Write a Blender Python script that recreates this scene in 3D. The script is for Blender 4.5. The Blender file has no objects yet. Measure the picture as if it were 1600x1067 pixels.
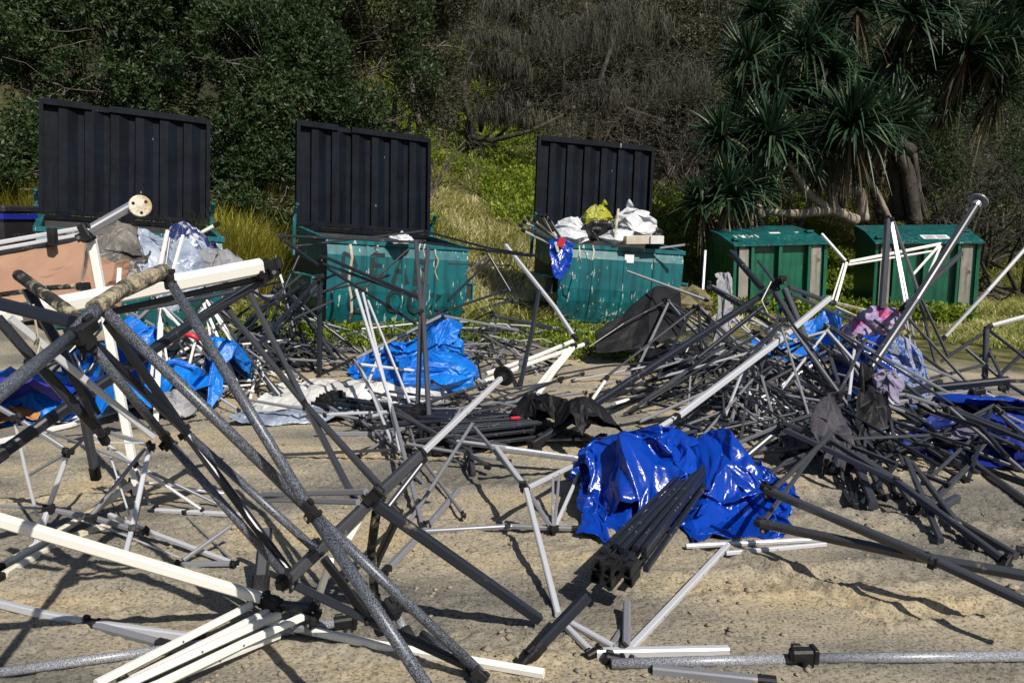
import bpy, math, random
import numpy as np
from mathutils import Vector, Matrix

# ---------------------------------------------------------------- camera, light, exposure
scn = bpy.context.scene
COL = scn.collection
CAM_H, PITCH, FOC = 1.6, math.radians(8.8), 1250.0
cam_d = bpy.data.cameras.new('camera'); cam = bpy.data.objects.new('camera', cam_d); COL.objects.link(cam)
cam.location = (0, 0, CAM_H); cam.rotation_euler = (math.radians(90) - PITCH, 0, 0)
cam_d.sensor_width = 36; cam_d.lens = FOC / 1600 * 36; cam_d.clip_start = 0.05; cam_d.clip_end = 500
scn.camera = cam
SUN_EL, SUN_AZ = math.radians(46), math.radians(145)
world = bpy.data.worlds.new('World'); scn.world = world; world.use_nodes = True
wn = world.node_tree.nodes; wl = world.node_tree.links
sky = wn.new('ShaderNodeTexSky'); sky.sky_type = 'NISHITA'; sky.sun_disc = False
sky.sun_elevation = SUN_EL; sky.sun_rotation = SUN_AZ; sky.ozone_density = 1.5
wl.new(sky.outputs[0], wn['Background'].inputs[0]); wn['Background'].inputs[1].default_value = 0.055
sun_d = bpy.data.lights.new('sun', 'SUN'); sun_d.energy = 4.6; sun_d.angle = math.radians(0.5); sun_d.color = (1.0, 0.94, 0.84)
sun = bpy.data.objects.new('sun', sun_d); COL.objects.link(sun)
to_sun = Vector((math.sin(SUN_AZ) * math.cos(SUN_EL), math.cos(SUN_AZ) * math.cos(SUN_EL), math.sin(SUN_EL)))
sun.rotation_euler = to_sun.to_track_quat('Z', 'Y').to_euler(); sun.location = to_sun * 60
scn.view_settings.view_transform = 'Standard'; scn.view_settings.look = 'None'
scn.view_settings.exposure = 0.38; scn.view_settings.gamma = 1.0
scn.cycles.max_bounces = 5; scn.cycles.diffuse_bounces = 3; scn.cycles.glossy_bounces = 2
scn.cycles.transparent_max_bounces = 4; scn.cycles.caustics_reflective = False; scn.cycles.caustics_refractive = False

# ---------------------------------------------------------------- numeric helpers
def smooth(a, b, x):
    t = np.clip((np.asarray(x, float) - a) / (b - a), 0, 1); return t * t * (3 - 2 * t)

def _hash(ix, iy, iz, seed):
    h = (ix.astype(np.int64) * 374761393 + iy.astype(np.int64) * 668265263 + iz.astype(np.int64) * 2147483647 + seed * 1274126177) & 0xffffffff
    h = ((h ^ (h >> 13)) * 1274126177) & 0xffffffff
    h = ((h ^ (h >> 16)) * 2246822519) & 0xffffffff
    return ((h ^ (h >> 15)) & 0xffffff) / float(0xffffff)

def vnoise(x, y, z=0.0, seed=0):
    x = np.asarray(x, float); y = np.asarray(y, float); z = np.zeros_like(x) + z
    ix, iy, iz = np.floor(x), np.floor(y), np.floor(z)
    fx, fy, fz = x - ix, y - iy, z - iz
    fx, fy, fz = [f * f * (3 - 2 * f) for f in (fx, fy, fz)]
    r = 0
    for dx in (0, 1):
        for dy in (0, 1):
            for dz in (0, 1):
                w = (fx if dx else 1 - fx) * (fy if dy else 1 - fy) * (fz if dz else 1 - fz)
                r = r + w * _hash(ix + dx, iy + dy, iz + dz, seed)
    return r

def fbm(x, y, z=0.0, seed=0, oct=4):
    r, a, f = 0, 0.5, 1.0
    for o in range(oct):
        r = r + a * vnoise(np.asarray(x) * f, np.asarray(y) * f, np.asarray(z) * f, seed + o); a *= 0.5; f *= 2.03
    return r

TX = [-14, -8, -5.4, -3.7, -2.4, -0.7, 0.6, 2.6, 4.4, 7.4, 12]
TZ = [0.6, 0.48, 0.32, 0.22, 0.16, 0.04, 0.03, -0.10, -0.30, -0.48, -0.52]
def terrain(x, y):
    x = np.asarray(x, float); y = np.asarray(y, float)
    z = smooth(6.5, 9.8, y) * np.interp(x, TX, TZ)
    ys = np.interp(x, [-10, -3.4, -2.2, -0.6, 2.5, 4.5, 9, 14], [10.4, 10.9, 12.2, 13.4, 15.2, 18.0, 18.6, 18.6])
    t = np.maximum(y - ys, 0)
    rise = 0.34 * t * smooth(0, 2.5, t) + 0.8 * np.maximum(t - 11, 0)
    return z + np.minimum(rise, 16)

def ray(px, py):
    u = (px - 800) / FOC; v = (533.5 - py) / FOC
    return np.array([u, math.cos(PITCH) + v * math.sin(PITCH), -math.sin(PITCH) + v * math.cos(PITCH)])

def P(px, py, d):                       # a photographed point whose distance has been estimated
    r = ray(px, py); return Vector(r * (d / r[1])) + Vector((0, 0, CAM_H))

def G(px, py, h=0.0):                   # a photographed point standing h above the ground
    r = ray(px, py); t = 0.8
    for i in range(4000):
        p = r * t + np.array([0, 0, CAM_H])
        if p[2] <= terrain(p[0], p[1]) + h: break
        t += 0.01
    return Vector(p)

# ---------------------------------------------------------------- object helpers
def tag(o, label=None, cat=None, group=None, kind=None):
    if label: o['label'] = label
    if cat: o['category'] = cat
    if group: o['group'] = group
    if kind: o['kind'] = kind
    return o

def thing(name, label, cat, loc=(0, 0, 0), rot=(0, 0, 0), group=None):
    o = bpy.data.objects.new(name, None); COL.objects.link(o); o.empty_display_size = 0.1
    o.location = loc; o.rotation_euler = rot
    return tag(o, label, cat, group)

def origin(o):
    v = Vector((0, 0, 0))
    while o: v = v + o.location; o = o.parent
    return v

def mesh_obj(name, verts, faces, mat, parent=None, smooth_=False, tint=None, local=False):
    """faces: list of tuples or an (n,k) int array.  verts in world space unless local (then in the parent's space)."""
    v = np.asarray([tuple(p) for p in verts] if not isinstance(verts, np.ndarray) else verts, dtype=np.float32)
    if not local:
        base = np.array(origin(parent)) if parent else v.mean(axis=0)
        if not parent: base = np.array([base[0], base[1], v[:, 2].min()])
        v = (v - base).astype(np.float32)
    me = bpy.data.meshes.new(name)
    if isinstance(faces, np.ndarray):
        k = faces.shape[1]; n = faces.shape[0]
        me.vertices.add(len(v)); me.vertices.foreach_set('co', v.ravel())
        me.loops.add(n * k); me.loops.foreach_set('vertex_index', faces.astype(np.int32).ravel())
        me.polygons.add(n); me.polygons.foreach_set('loop_start', np.arange(0, n * k, k, dtype=np.int32))
        me.update(calc_edges=True); me.validate()
    else:
        me.from_pydata(v.tolist(), [], faces); me.update()
    if smooth_: me.polygons.foreach_set('use_smooth', np.ones(len(me.polygons), dtype=bool))
    if tint is not None:
        a = me.color_attributes.new('tint', 'FLOAT_COLOR', 'POINT')
        c = np.ones((len(v), 4), dtype=np.float32); c[:, 0] = c[:, 1] = c[:, 2] = tint
        a.data.foreach_set('color', c.ravel())
    if mat: me.materials.append(mat)
    o = bpy.data.objects.new(name, me); COL.objects.link(o)
    if parent: o.parent = parent
    elif not local: o.location = base
    return o

class MB:
    """collects shapes for one mesh"""
    def __init__(s): s.v = []; s.f = []
    def add(s, v, f):
        n = len(s.v); s.v += [tuple(p) for p in v]; s.f += [tuple(i + n for i in q) for q in f]; return s
    def box(s, x0, x1, y0, y1, z0, z1, M=None):
        v = [Vector((x, y, z)) for z in (z0, z1) for y in (y0, y1) for x in (x0, x1)]
        if M is not None: v = [M @ p for p in v]
        return s.add(v, [(0, 2, 3, 1), (4, 5, 7, 6), (0, 1, 5, 4), (2, 6, 7, 3), (0, 4, 6, 2), (1, 3, 7, 5)])
    def cbox(s, c, size, M=None, ch=0.15):
        """chamfered box centred at c"""
        x, y, z = [k / 2 for k in size]; e = ch * min(x, y, z)
        v = []; f = []
        for sx in (-1, 1):
            for sy in (-1, 1):
                for sz in (-1, 1):
                    v += [(sx * (x - e), sy * (y - e), sz * z), (sx * (x - e), sy * y, sz * (z - e)), (sx * x, sy * (y - e), sz * (z - e))]
        def i(a, b, c_, k): return ((a > 0) * 4 + (b > 0) * 2 + (c_ > 0)) * 3 + k
        R = [(-1, -1), (1, -1), (1, 1), (-1, 1)]
        for t in (-1, 1):
            q = [i(a, b, t, 0) for a, b in R]; f.append(q if t > 0 else q[::-1])
            q = [i(a, t, b, 1) for a, b in R]; f.append(q[::-1] if t > 0 else q)
            q = [i(t, a, b, 2) for a, b in R]; f.append(q if t > 0 else q[::-1])
        for a in (-1, 1):
            for b in (-1, 1):
                f.append([i(a, b, -1, 1), i(a, b, 1, 1), i(a, b, 1, 2), i(a, b, -1, 2)])
                f.append([i(a, -1, b, 0), i(a, 1, b, 0), i(a, 1, b, 2), i(a, -1, b, 2)])
                f.append([i(-1, a, b, 0), i(1, a, b, 0), i(1, a, b, 1), i(-1, a, b, 1)])
                for c_ in (-1, 1): f.append([i(a, b, c_, 0), i(a, b, c_, 1), i(a, b, c_, 2)])
        v = [Vector(p) for p in v]
        if M is not None: v = [M @ p for p in v]
        return s.add([p + Vector(c) for p in v], f)
    def tube(s, pts, w, sides=8, square=True, twist=0.0, h=None):
        """tubes along the straight pieces of a polyline; square ones have small chamfers"""
        pts = [Vector(p) for p in pts]; h = h or w
        if square:
            c = 0.18; a, b = w / 2, h / 2
            prof = [(a, -b + c * w), (a, b - c * w), (a - c * w, b), (-a + c * w, b), (-a, b - c * w), (-a, -b + c * w), (-a + c * w, -b), (a - c * w, -b)]
        else:
            prof = [(w / 2 * math.cos(2 * math.pi * k / sides), w / 2 * math.sin(2 * math.pi * k / sides)) for k in range(sides)]
        n = len(prof)
        for p, q in zip(pts, pts[1:]):
            d = (q - p)
            if d.length < 1e-5: continue
            d.normalize()
            up = Vector((0, 0, 1)) if abs(d.z) < 0.95 else Vector((0, 1, 0))
            sx = d.cross(up).normalized(); sy = sx.cross(d).normalized()
            R = Matrix.Rotation(twist, 3, d); sx = R @ sx; sy = R @ sy
            v = [e + sx * x + sy * y for e in (p, q) for x, y in prof]
            f = [(k, (k + 1) % n, n + (k + 1) % n, n + k) for k in range(n)]
            f += [tuple(range(n))[::-1], tuple(range(n, 2 * n))]
            s.add(v, f)
        return s
    def sweep(s, pts, radii, sides=6):
        """one smooth skin along a polyline with a radius per point"""
        pts = [Vector(p) for p in pts]; m = len(pts); v = []; f = []
        prev = None
        for i, p in enumerate(pts):
            d = (pts[min(i + 1, m - 1)] - pts[max(i - 1, 0)]).normalized()
            up = Vector((0, 0, 1)) if abs(d.z) < 0.9 else Vector((0, 1, 0))
            if prev is None: sx = d.cross(up).normalized()
            else:
                sx = (prev - d * prev.dot(d)); sx = sx.normalized() if sx.length > 1e-6 else d.cross(up).normalized()
            prev = sx; sy = d.cross(sx)
            r = radii[i] if hasattr(radii, '__len__') else radii
            v += [p + (sx * math.cos(2 * math.pi * k / sides) + sy * math.sin(2 * math.pi * k / sides)) * r for k in range(sides)]
        for i in range(m - 1):
            f += [(i * sides + k, i * sides + (k + 1) % sides, (i + 1) * sides + (k + 1) % sides, (i + 1) * sides + k) for k in range(sides)]
        f += [tuple(range(sides))[::-1], tuple(range((m - 1) * sides, m * sides))]
        return s.add(v, f)
    def disc(s, c, axis, r, t, sides=18):
        a = Vector(axis).normalized(); up = Vector((0, 0, 1)) if abs(a.z) < 0.95 else Vector((0, 1, 0))
        sx = a.cross(up).normalized(); sy = sx.cross(a)
        c = Vector(c); v = []
        for o, rr in ((-t / 2, r * 0.93), (-t * 0.2, r), (t * 0.2, r), (t / 2, r * 0.93)):
            v += [c + a * o + (sx * math.cos(2 * math.pi * k / sides) + sy * math.sin(2 * math.pi * k / sides)) * rr for k in range(sides)]
        f = []
        for j in range(3):
            f += [(j * sides + k, j * sides + (k + 1) % sides, (j + 1) * sides + (k + 1) % sides, (j + 1) * sides + k) for k in range(sides)]
        f += [tuple(range(sides))[::-1], tuple(range(3 * sides, 4 * sides))]
        return s.add(v, f)
    def obj(s, name, mat, parent=None, smooth_=False, local=False):
        return mesh_obj(name, s.v, s.f, mat, parent, smooth_, None, local)

# ---------------------------------------------------------------- materials
def nodes(name):
    m = bpy.data.materials.new(name); m.use_nodes = True
    nt = m.node_tree; return m, nt.nodes, nt.links, nt.nodes['Principled BSDF']

def ramp(n, stops, interp='LINEAR'):
    r = n.new('ShaderNodeValToRGB'); r.color_ramp.interpolation = interp
    while len(r.color_ramp.elements) < len(stops): r.color_ramp.elements.new(0.5)
    for e, (p, c) in zip(r.color_ramp.elements, stops):
        e.position = p; e.color = (*c, 1) if len(c) == 3 else c
    return r

def simple(name, a, b=None, scale=6.0, rough=0.5, metal=0.0, bump=0.0, bscale=None, detail=4, lo=0.35, hi=0.65, spec=None, rough2=None):
    m, n, l, bs = nodes(name)
    tc = n.new('ShaderNodeTexCoord'); nz = n.new('ShaderNodeTexNoise'); nz.inputs['Scale'].default_value = scale; nz.inputs['Detail'].default_value = detail
    l.new(tc.outputs['Object'], nz.inputs['Vector'])
    r = ramp(n, [(lo, a), (hi, b or a)]); l.new(nz.outputs[0], r.inputs[0]); l.new(r.outputs[0], bs.inputs['Base Color'])
    bs.inputs['Roughness'].default_value = rough; bs.inputs['Metallic'].default_value = metal
    if spec is not None: bs.inputs['Specular IOR Level'].default_value = spec
    if rough2 is not None:
        rr = ramp(n, [(lo, (rough,) * 3), (hi, (rough2,) * 3)]); l.new(nz.outputs[0], rr.inputs[0]); l.new(rr.outputs[0], bs.inputs['Roughness'])
    if bump:
        n2 = n.new('ShaderNodeTexNoise'); n2.inputs['Scale'].default_value = bscale or scale * 4; n2.inputs['Detail'].default_value = 5
        l.new(tc.outputs['Object'], n2.inputs['Vector'])
        bp = n.new('ShaderNodeBump'); bp.inputs['Strength'].default_value = bump; bp.inputs['Distance'].default_value = 0.02
        l.new(n2.outputs[0], bp.inputs['Height']); l.new(bp.outputs[0], bs.inputs['Normal'])
    return m

def leafmat(name, stops, rough=0.45, transl=0.25, spec=0.4):
    m, n, l, bs = nodes(name)
    at = n.new('ShaderNodeAttribute'); at.attribute_name = 'tint'
    r = ramp(n, stops); l.new(at.outputs['Fac'], r.inputs[0]); l.new(r.outputs[0], bs.inputs['Base Color'])
    bs.inputs['Roughness'].default_value = rough; bs.inputs['Specular IOR Level'].default_value = spec
    if transl:
        t = n.new('ShaderNodeBsdfTranslucent'); l.new(r.outputs[0], t.inputs[0])
        mx = n.new('ShaderNodeMixShader'); mx.inputs[0].default_value = transl
        l.new(bs.outputs[0], mx.inputs[1]); l.new(t.outputs[0], mx.inputs[2]); l.new(mx.outputs[0], n['Material Output'].inputs[0])
    return m

def worn(name, base, dark, chip, chip_lo=0.66, rough=0.4, metal=0.0, chip_scale=9.0, streak=True, bump=0.3):
    """painted steel: mottled paint, streaks running down, chips and scuffs"""
    m, n, l, bs = nodes(name)
    tc = n.new('ShaderNodeTexCoord')
    nz = n.new('ShaderNodeTexNoise'); nz.inputs['Scale'].default_value = 2.2; nz.inputs['Detail'].default_value = 6; l.new(tc.outputs['Object'], nz.inputs['Vector'])
    r = ramp(n, [(0.32, dark), (0.62, base)]); l.new(nz.outputs[0], r.inputs[0])
    mp = n.new('ShaderNodeMapping'); mp.inputs['Scale'].default_value = (26, 26, 5.0); l.new(tc.outputs['Object'], mp.inputs['Vector'])
    n2 = n.new('ShaderNodeTexNoise'); n2.inputs['Scale'].default_value = chip_scale / 9.0; n2.inputs['Detail'].default_value = 3; l.new(mp.outputs[0], n2.inputs['Vector'])
    n3 = n.new('ShaderNodeTexNoise'); n3.inputs['Scale'].default_value = 1.6; n3.inputs['Detail'].default_value = 2; l.new(tc.outputs['Object'], n3.inputs['Vector'])
    ad = n.new('ShaderNodeMath'); ad.operation = 'MULTIPLY_ADD'; ad.inputs[1].default_value = 0.35; l.new(n3.outputs[0], ad.inputs[0]); l.new(n2.outputs[0], ad.inputs[2])
    c = ramp(n, [(chip_lo + 0.17, (0, 0, 0)), (chip_lo + 0.19, (1, 1, 1))]); l.new(ad.outputs[0], c.inputs[0])
    mx = n.new('ShaderNodeMixRGB'); l.new(c.outputs[0], mx.inputs[0]); l.new(r.outputs[0], mx.inputs[1]); mx.inputs[2].default_value = (*chip, 1)
    m2 = n.new('ShaderNodeMapping'); m2.inputs['Scale'].default_value = (9, 9, 0.8); l.new(tc.outputs['Object'], m2.inputs['Vector'])
    g1 = n.new('ShaderNodeTexNoise'); g1.inputs['Scale'].default_value = 1.3; g1.inputs['Detail'].default_value = 5; l.new(m2.outputs[0], g1.inputs['Vector'])
    gr = ramp(n, [(0.36, (0.45, 0.43, 0.40)), (0.52, (1, 1, 1))]); l.new(g1.outputs[0], gr.inputs[0])
    gm = n.new('ShaderNodeMixRGB'); gm.blend_type = 'MULTIPLY'; gm.inputs[0].default_value = 0.75; l.new(mx.outputs[0], gm.inputs[1]); l.new(gr.outputs[0], gm.inputs[2])
    g2 = n.new('ShaderNodeTexNoise'); g2.inputs['Scale'].default_value = 5.5; g2.inputs['Detail'].default_value = 7; g2.inputs['Roughness'].default_value = 0.7; l.new(tc.outputs['Object'], g2.inputs['Vector'])
    rs = ramp(n, [(0.645, (0, 0, 0)), (0.68, (1, 1, 1))]); l.new(g2.outputs[0], rs.inputs[0])
    rm = n.new('ShaderNodeMixRGB'); l.new(rs.outputs[0], rm.inputs[0]); l.new(gm.outputs[0], rm.inputs[1]); rm.inputs[2].default_value = (0.07, 0.032, 0.014, 1) if streak else (*base, 1)
    l.new(rm.outputs[0], bs.inputs['Base Color'])
    bs.inputs['Roughness'].default_value = rough; bs.inputs['Metallic'].default_value = metal
    bp = n.new('ShaderNodeBump'); bp.inputs['Strength'].default_value = bump; bp.inputs['Distance'].default_value = 0.03
    n4 = n.new('ShaderNodeTexNoise'); n4.inputs['Scale'].default_value = 3.2; n4.inputs['Detail'].default_value = 2; l.new(tc.outputs['Object'], n4.inputs['Vector'])
    l.new(n4.outputs[0], bp.inputs['Height']); l.new(bp.outputs[0], bs.inputs['Normal'])
    return m

def hammertone(name, dark, light, scale=170.0):
    m, n, l, bs = nodes(name)
    tc = n.new('ShaderNodeTexCoord'); nz = n.new('ShaderNodeTexNoise'); nz.inputs['Scale'].default_value = scale; nz.inputs['Detail'].default_value = 1.5
    l.new(tc.outputs['Object'], nz.inputs['Vector'])
    r = ramp(n, [(0.42, dark), (0.66, light)]); l.new(nz.outputs[0], r.inputs[0]); l.new(r.outputs[0], bs.inputs['Base Color'])
    bs.inputs['Roughness'].default_value = 0.38; bs.inputs['Metallic'].default_value = 0.1
    bp = n.new('ShaderNodeBump'); bp.inputs['Strength'].default_value = 0.25; bp.inputs['Distance'].default_value = 0.002
    l.new(nz.outputs[0], bp.inputs['Height']); l.new(bp.outputs[0], bs.inputs['Normal'])
    return m

def dusty(name, base, dust, metal=0.0, rough=0.4, amount=0.6):
    """metal or plastic with dried sand sticking to it in patches"""
    m, n, l, bs = nodes(name)
    tc = n.new('ShaderNodeTexCoord')
    a = n.new('ShaderNodeTexNoise'); a.inputs['Scale'].default_value = 9; a.inputs['Detail'].default_value = 6; a.inputs['Roughness'].default_value = 0.7
    l.new(tc.outputs['Object'], a.inputs['Vector'])
    r = ramp(n, [(amount, base), (amount + 0.1, dust)]); l.new(a.outputs[0], r.inputs[0]); l.new(r.outputs[0], bs.inputs['Base Color'])
    rr = ramp(n, [(amount, (rough,) * 3), (amount + 0.1, (0.9,) * 3)]); l.new(a.outputs[0], rr.inputs[0]); l.new(rr.outputs[0], bs.inputs['Roughness'])
    mm = ramp(n, [(amount, (metal,) * 3), (amount + 0.1, (0, 0, 0))]); l.new(a.outputs[0], mm.inputs[0]); l.new(mm.outputs[0], bs.inputs['Metallic'])
    return m

SAND = (0.34, 0.25, 0.13)
M = {
 'ham': hammertone('hammertone_paint', (0.012, 0.014, 0.02), (0.19, 0.21, 0.255), 330),
 'hml': hammertone('light_hammertone_paint', (0.06, 0.065, 0.08), (0.50, 0.52, 0.57), 420),
 'blk': dusty('black_powder_coat', (0.013, 0.016, 0.024), (0.2, 0.17, 0.12), 0.0, 0.36, 0.62),
 'gry': dusty('gunmetal_coat', (0.062, 0.066, 0.078), (0.28, 0.22, 0.14), 0.35, 0.27, 0.64),
 'slv': dusty('silver_aluminium', (0.56, 0.57, 0.61), (0.4, 0.33, 0.2), 0.3, 0.33, 0.64),
 'dsl': dusty('dull_steel', (0.22, 0.225, 0.25), (0.34, 0.27, 0.17), 0.25, 0.34, 0.62),
 'wht': dusty('white_enamel', (0.74, 0.73, 0.68), (0.45, 0.37, 0.22), 0.0, 0.34, 0.66),
 'wsn': dusty('sandy_white_enamel', (0.6, 0.57, 0.48), (0.4, 0.31, 0.18), 0.0, 0.6, 0.48),
 'snd': simple('sand_crusted_tape', (0.34, 0.29, 0.2), (0.085, 0.075, 0.06), 30, 0.95, 0, 0.9, 60, lo=0.42, hi=0.6),
 'ruf': simple('peeling_black_tape', (0.015, 0.015, 0.015), (0.3, 0.26, 0.18), 22, 0.8, 0, 0.9, 40, lo=0.5, hi=0.62),
 'plb': simple('black_plastic', (0.007, 0.007, 0.008), (0.02, 0.02, 0.022), 12, 0.5, 0, 0.1, spec=0.25),
 'bolt': simple('bolt_steel', (0.45, 0.44, 0.42), None, 8, 0.35, 0.9),
 'red': simple('red_plastic', (0.55, 0.02, 0.04), (0.4, 0.015, 0.03), 8, 0.4),
}
# ---------------------------------------------------------------- ground: one sheet out past the hill
def sand_relief(x, y):
    near = 1 - smooth(9, 13, y)
    w = fbm(x * 1.2 + 7, y * 1.2, 0, 11, 3)
    # wind-combed ripples running across the beach, tyre ruts, trodden lumps
    rip = np.sin((y * 1.0 + 0.35 * x + 1.6 * fbm(x * 0.8, y * 0.8, 0, 3, 3)) * 34) * 0.0022 * smooth(0.35, 0.6, fbm(x * 0.5, y * 0.9, 0, 21, 2))
    lump = (fbm(x * 15, y * 22, 0, 5, 4) - 0.47) * 0.021 * (0.35 + smooth(0.42, 0.62, fbm(x * 0.9 + 3, y * 0.9, 0, 8, 3)))
    tiny = (fbm(x * 45, y * 52, 0, 15, 3) - 0.44) * 0.022 * (0.3 + smooth(0.4, 0.6, fbm(x * 1.6 + 9, y * 2.2, 0, 18, 3)))
    r = (w - 0.47) * 0.035 + rip + lump + tiny
    for (ax, ay, bx, by, wd, dp) in ((0.95, 3.75, 1.55, 2.98, 0.06, 0.026), (1.45, 3.02, 2.4, 3.2, 0.06, 0.024), (1.3, 3.5, 2.3, 2.9, 0.05, 0.016), (-2.8, 3.3, 0.2, 2.9, 0.16, 0.02), (-3.0, 4.6, 4.0, 5.2, 0.18, 0.02), (-3.0, 5.1, 4.0, 5.75, 0.18, 0.02), (-0.6, 4.35, 0.5, 3.75, 0.14, 0.022), (1.3, 4.6, 3.2, 3.9, 0.12, 0.025), (0.7, 3.3, 2.6, 3.55, 0.10, 0.022)):
        dx, dy = bx - ax, by - ay; L = math.hypot(dx, dy)
        t = np.clip(((x - ax) * dx + (y - ay) * dy) / L ** 2, 0, 1)
        dist = np.abs((x - ax) * dy - (y - ay) * dx) / L
        inside = (((x - ax) * dx + (y - ay) * dy) / L ** 2 > 0) & (((x - ax) * dx + (y - ay) * dy) / L ** 2 < 1)
        prof = np.where(dist < wd, -dp * np.cos(dist / wd * math.pi / 2), 0) + dp * 0.8 * np.exp(-((dist - wd * 1.25) / (wd * 0.35)) ** 2)
        tread = 0.5 + 0.5 * np.sign(np.sin(t * L * 60 + dist * 40))
        r = r + inside * prof * (0.55 + 0.45 * tread) * (0.5 + fbm(x * 5, y * 5, 0, 9, 2))
    return r * near

def build_ground():
    s0 = 4.0
    rr = [2.5, 3.5, 4.5, 5.6, 6.0]
    while rr[-1] < 9.4: rr.append(rr[-1] * 1.0019)
    while rr[-1] < 12: rr.append(rr[-1] * 1.0042)
    while rr[-1] < 18: rr.append(rr[-1] * 1.010)
    while rr[-1] < 120: rr.append(rr[-1] * 1.05)
    rr = np.array(rr)
    uu = np.concatenate([np.linspace(-3, -0.72, 20)[:-1], np.linspace(-0.72, 0.72, 860), np.linspace(0.72, 3, 20)[1:]])
    R, U = np.meshgrid(rr, uu, indexing='ij')
    X, Y = R * U, R - s0
    Z = terrain(X, Y) + sand_relief(X, Y)
    v = np.stack([X, Y, Z], -1).reshape(-1, 3)
    nr, nu = R.shape; idx = np.arange(nr * nu).reshape(nr, nu)
    f = np.stack([idx[:-1, :-1], idx[:-1, 1:], idx[1:, 1:], idx[1:, :-1]], -1).reshape(-1, 4)
    m, n, l, bs = nodes('sand_and_soil')
    geo = n.new('ShaderNodeNewGeometry')
    def noise(sc, det, vec=None, rough=0.5):
        q = n.new('ShaderNodeTexNoise'); q.inputs['Scale'].default_value = sc; q.inputs['Detail'].default_value = det; q.inputs['Roughness'].default_value = rough
        l.new(vec or geo.outputs['Position'], q.inputs['Vector']); return q
    mp = n.new('ShaderNodeMapping'); mp.inputs['Scale'].default_value = (0.55, 1.6, 1); l.new(geo.outputs['Position'], mp.inputs['Vector'])
    big = noise(1.1, 5, mp.outputs[0]); mf = n.new('ShaderNodeMapping'); mf.inputs['Scale'].default_value = (0.9, 1.15, 1); l.new(geo.outputs['Position'], mf.inputs['Vector']); fine = noise(70, 6, mf.outputs[0], 0.68); grain = noise(240, 2)
    dry = ramp(n, [(0.38, (0.155, 0.145, 0.125)), (0.48, (0.255, 0.23, 0.185)), (0.57, (0.335, 0.288, 0.21)), (0.69, (0.395, 0.318, 0.20))]); l.new(big.outputs[0], dry.inputs[0])
    spk = ramp(n, [(0.40, (0.38, 0.37, 0.35)), (0.465, (0.97, 0.97, 0.97)), (0.62, (1.26, 1.25, 1.2))]); l.new(fine.outputs[0], spk.inputs[0])  # dark specks paint the tiny shadows of the sand's dimples into its colour
    mul = n.new('ShaderNodeMixRGB'); mul.blend_type = 'MULTIPLY'; mul.inputs[0].default_value = 0.85; l.new(dry.outputs[0], mul.inputs[1]); l.new(spk.outputs[0], mul.inputs[2])
    sep = n.new('ShaderNodeSeparateXYZ'); l.new(geo.outputs['Position'], sep.inputs[0])
    # soil and leaf litter past the edge of the sand
    wob = n.new('ShaderNodeMath'); wob.operation = 'MULTIPLY_ADD'; wob.inputs[1].default_value = 2.2; l.new(noise(0.9, 4).outputs[0], wob.inputs[0]); l.new(sep.outputs['Y'], wob.inputs[2])
    edge = n.new('ShaderNodeMapRange'); edge.inputs['From Min'].default_value = 11.2; edge.inputs['From Max'].default_value = 12.4; l.new(wob.outputs[0], edge.inputs['Value'])
    soil = ramp(n, [(0.36, (0.035, 0.04, 0.014)), (0.5, (0.085, 0.085, 0.03)), (0.64, (0.16, 0.14, 0.06))]); l.new(noise(3.2, 6).outputs[0], soil.inputs[0])
    high = n.new('ShaderNodeMapRange'); high.inputs['From Min'].default_value = 21.0; high.inputs['From Max'].default_value = 23.5; l.new(wob.outputs[0], high.inputs['Value'])
    litter = ramp(n, [(0.4, (0.010, 0.011, 0.006)), (0.6, (0.032, 0.032, 0.017))]); l.new(noise(4.0, 6).outputs[0], litter.inputs[0])
    sm = n.new('ShaderNodeMixRGB'); l.new(high.outputs[0], sm.inputs[0]); l.new(soil.outputs[0], sm.inputs[1]); l.new(litter.outputs[0], sm.inputs[2]); soil = sm
    mx = n.new('ShaderNodeMixRGB'); l.new(edge.outputs[0], mx.inputs[0]); l.new(mul.outputs[0], mx.inputs[1]); l.new(soil.outputs[0], mx.inputs[2])
    l.new(mx.outputs[0], bs.inputs['Base Color']); bs.inputs['Roughness'].default_value = 0.95; bs.inputs['Specular IOR Level'].default_value = 0.15
    b1 = n.new('ShaderNodeBump'); b1.inputs['Strength'].default_value = 1.0; b1.inputs['Distance'].default_value = 0.010; l.new(fine.outputs[0], b1.inputs['Height'])
    b2 = n.new('ShaderNodeBump'); b2.inputs['Strength'].default_value = 0.35; b2.inputs['Distance'].default_value = 0.003; l.new(grain.outputs[0], b2.inputs['Height']); l.new(b1.outputs[0], b2.inputs['Normal'])
    l.new(b2.outputs[0], bs.inputs['Normal'])
    g = mesh_obj('ground', v, f, m, None, True, None, True)
    tag(g, 'churned tan beach sand running back to a dark soil bank', 'ground', kind='structure')
build_ground()
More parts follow.
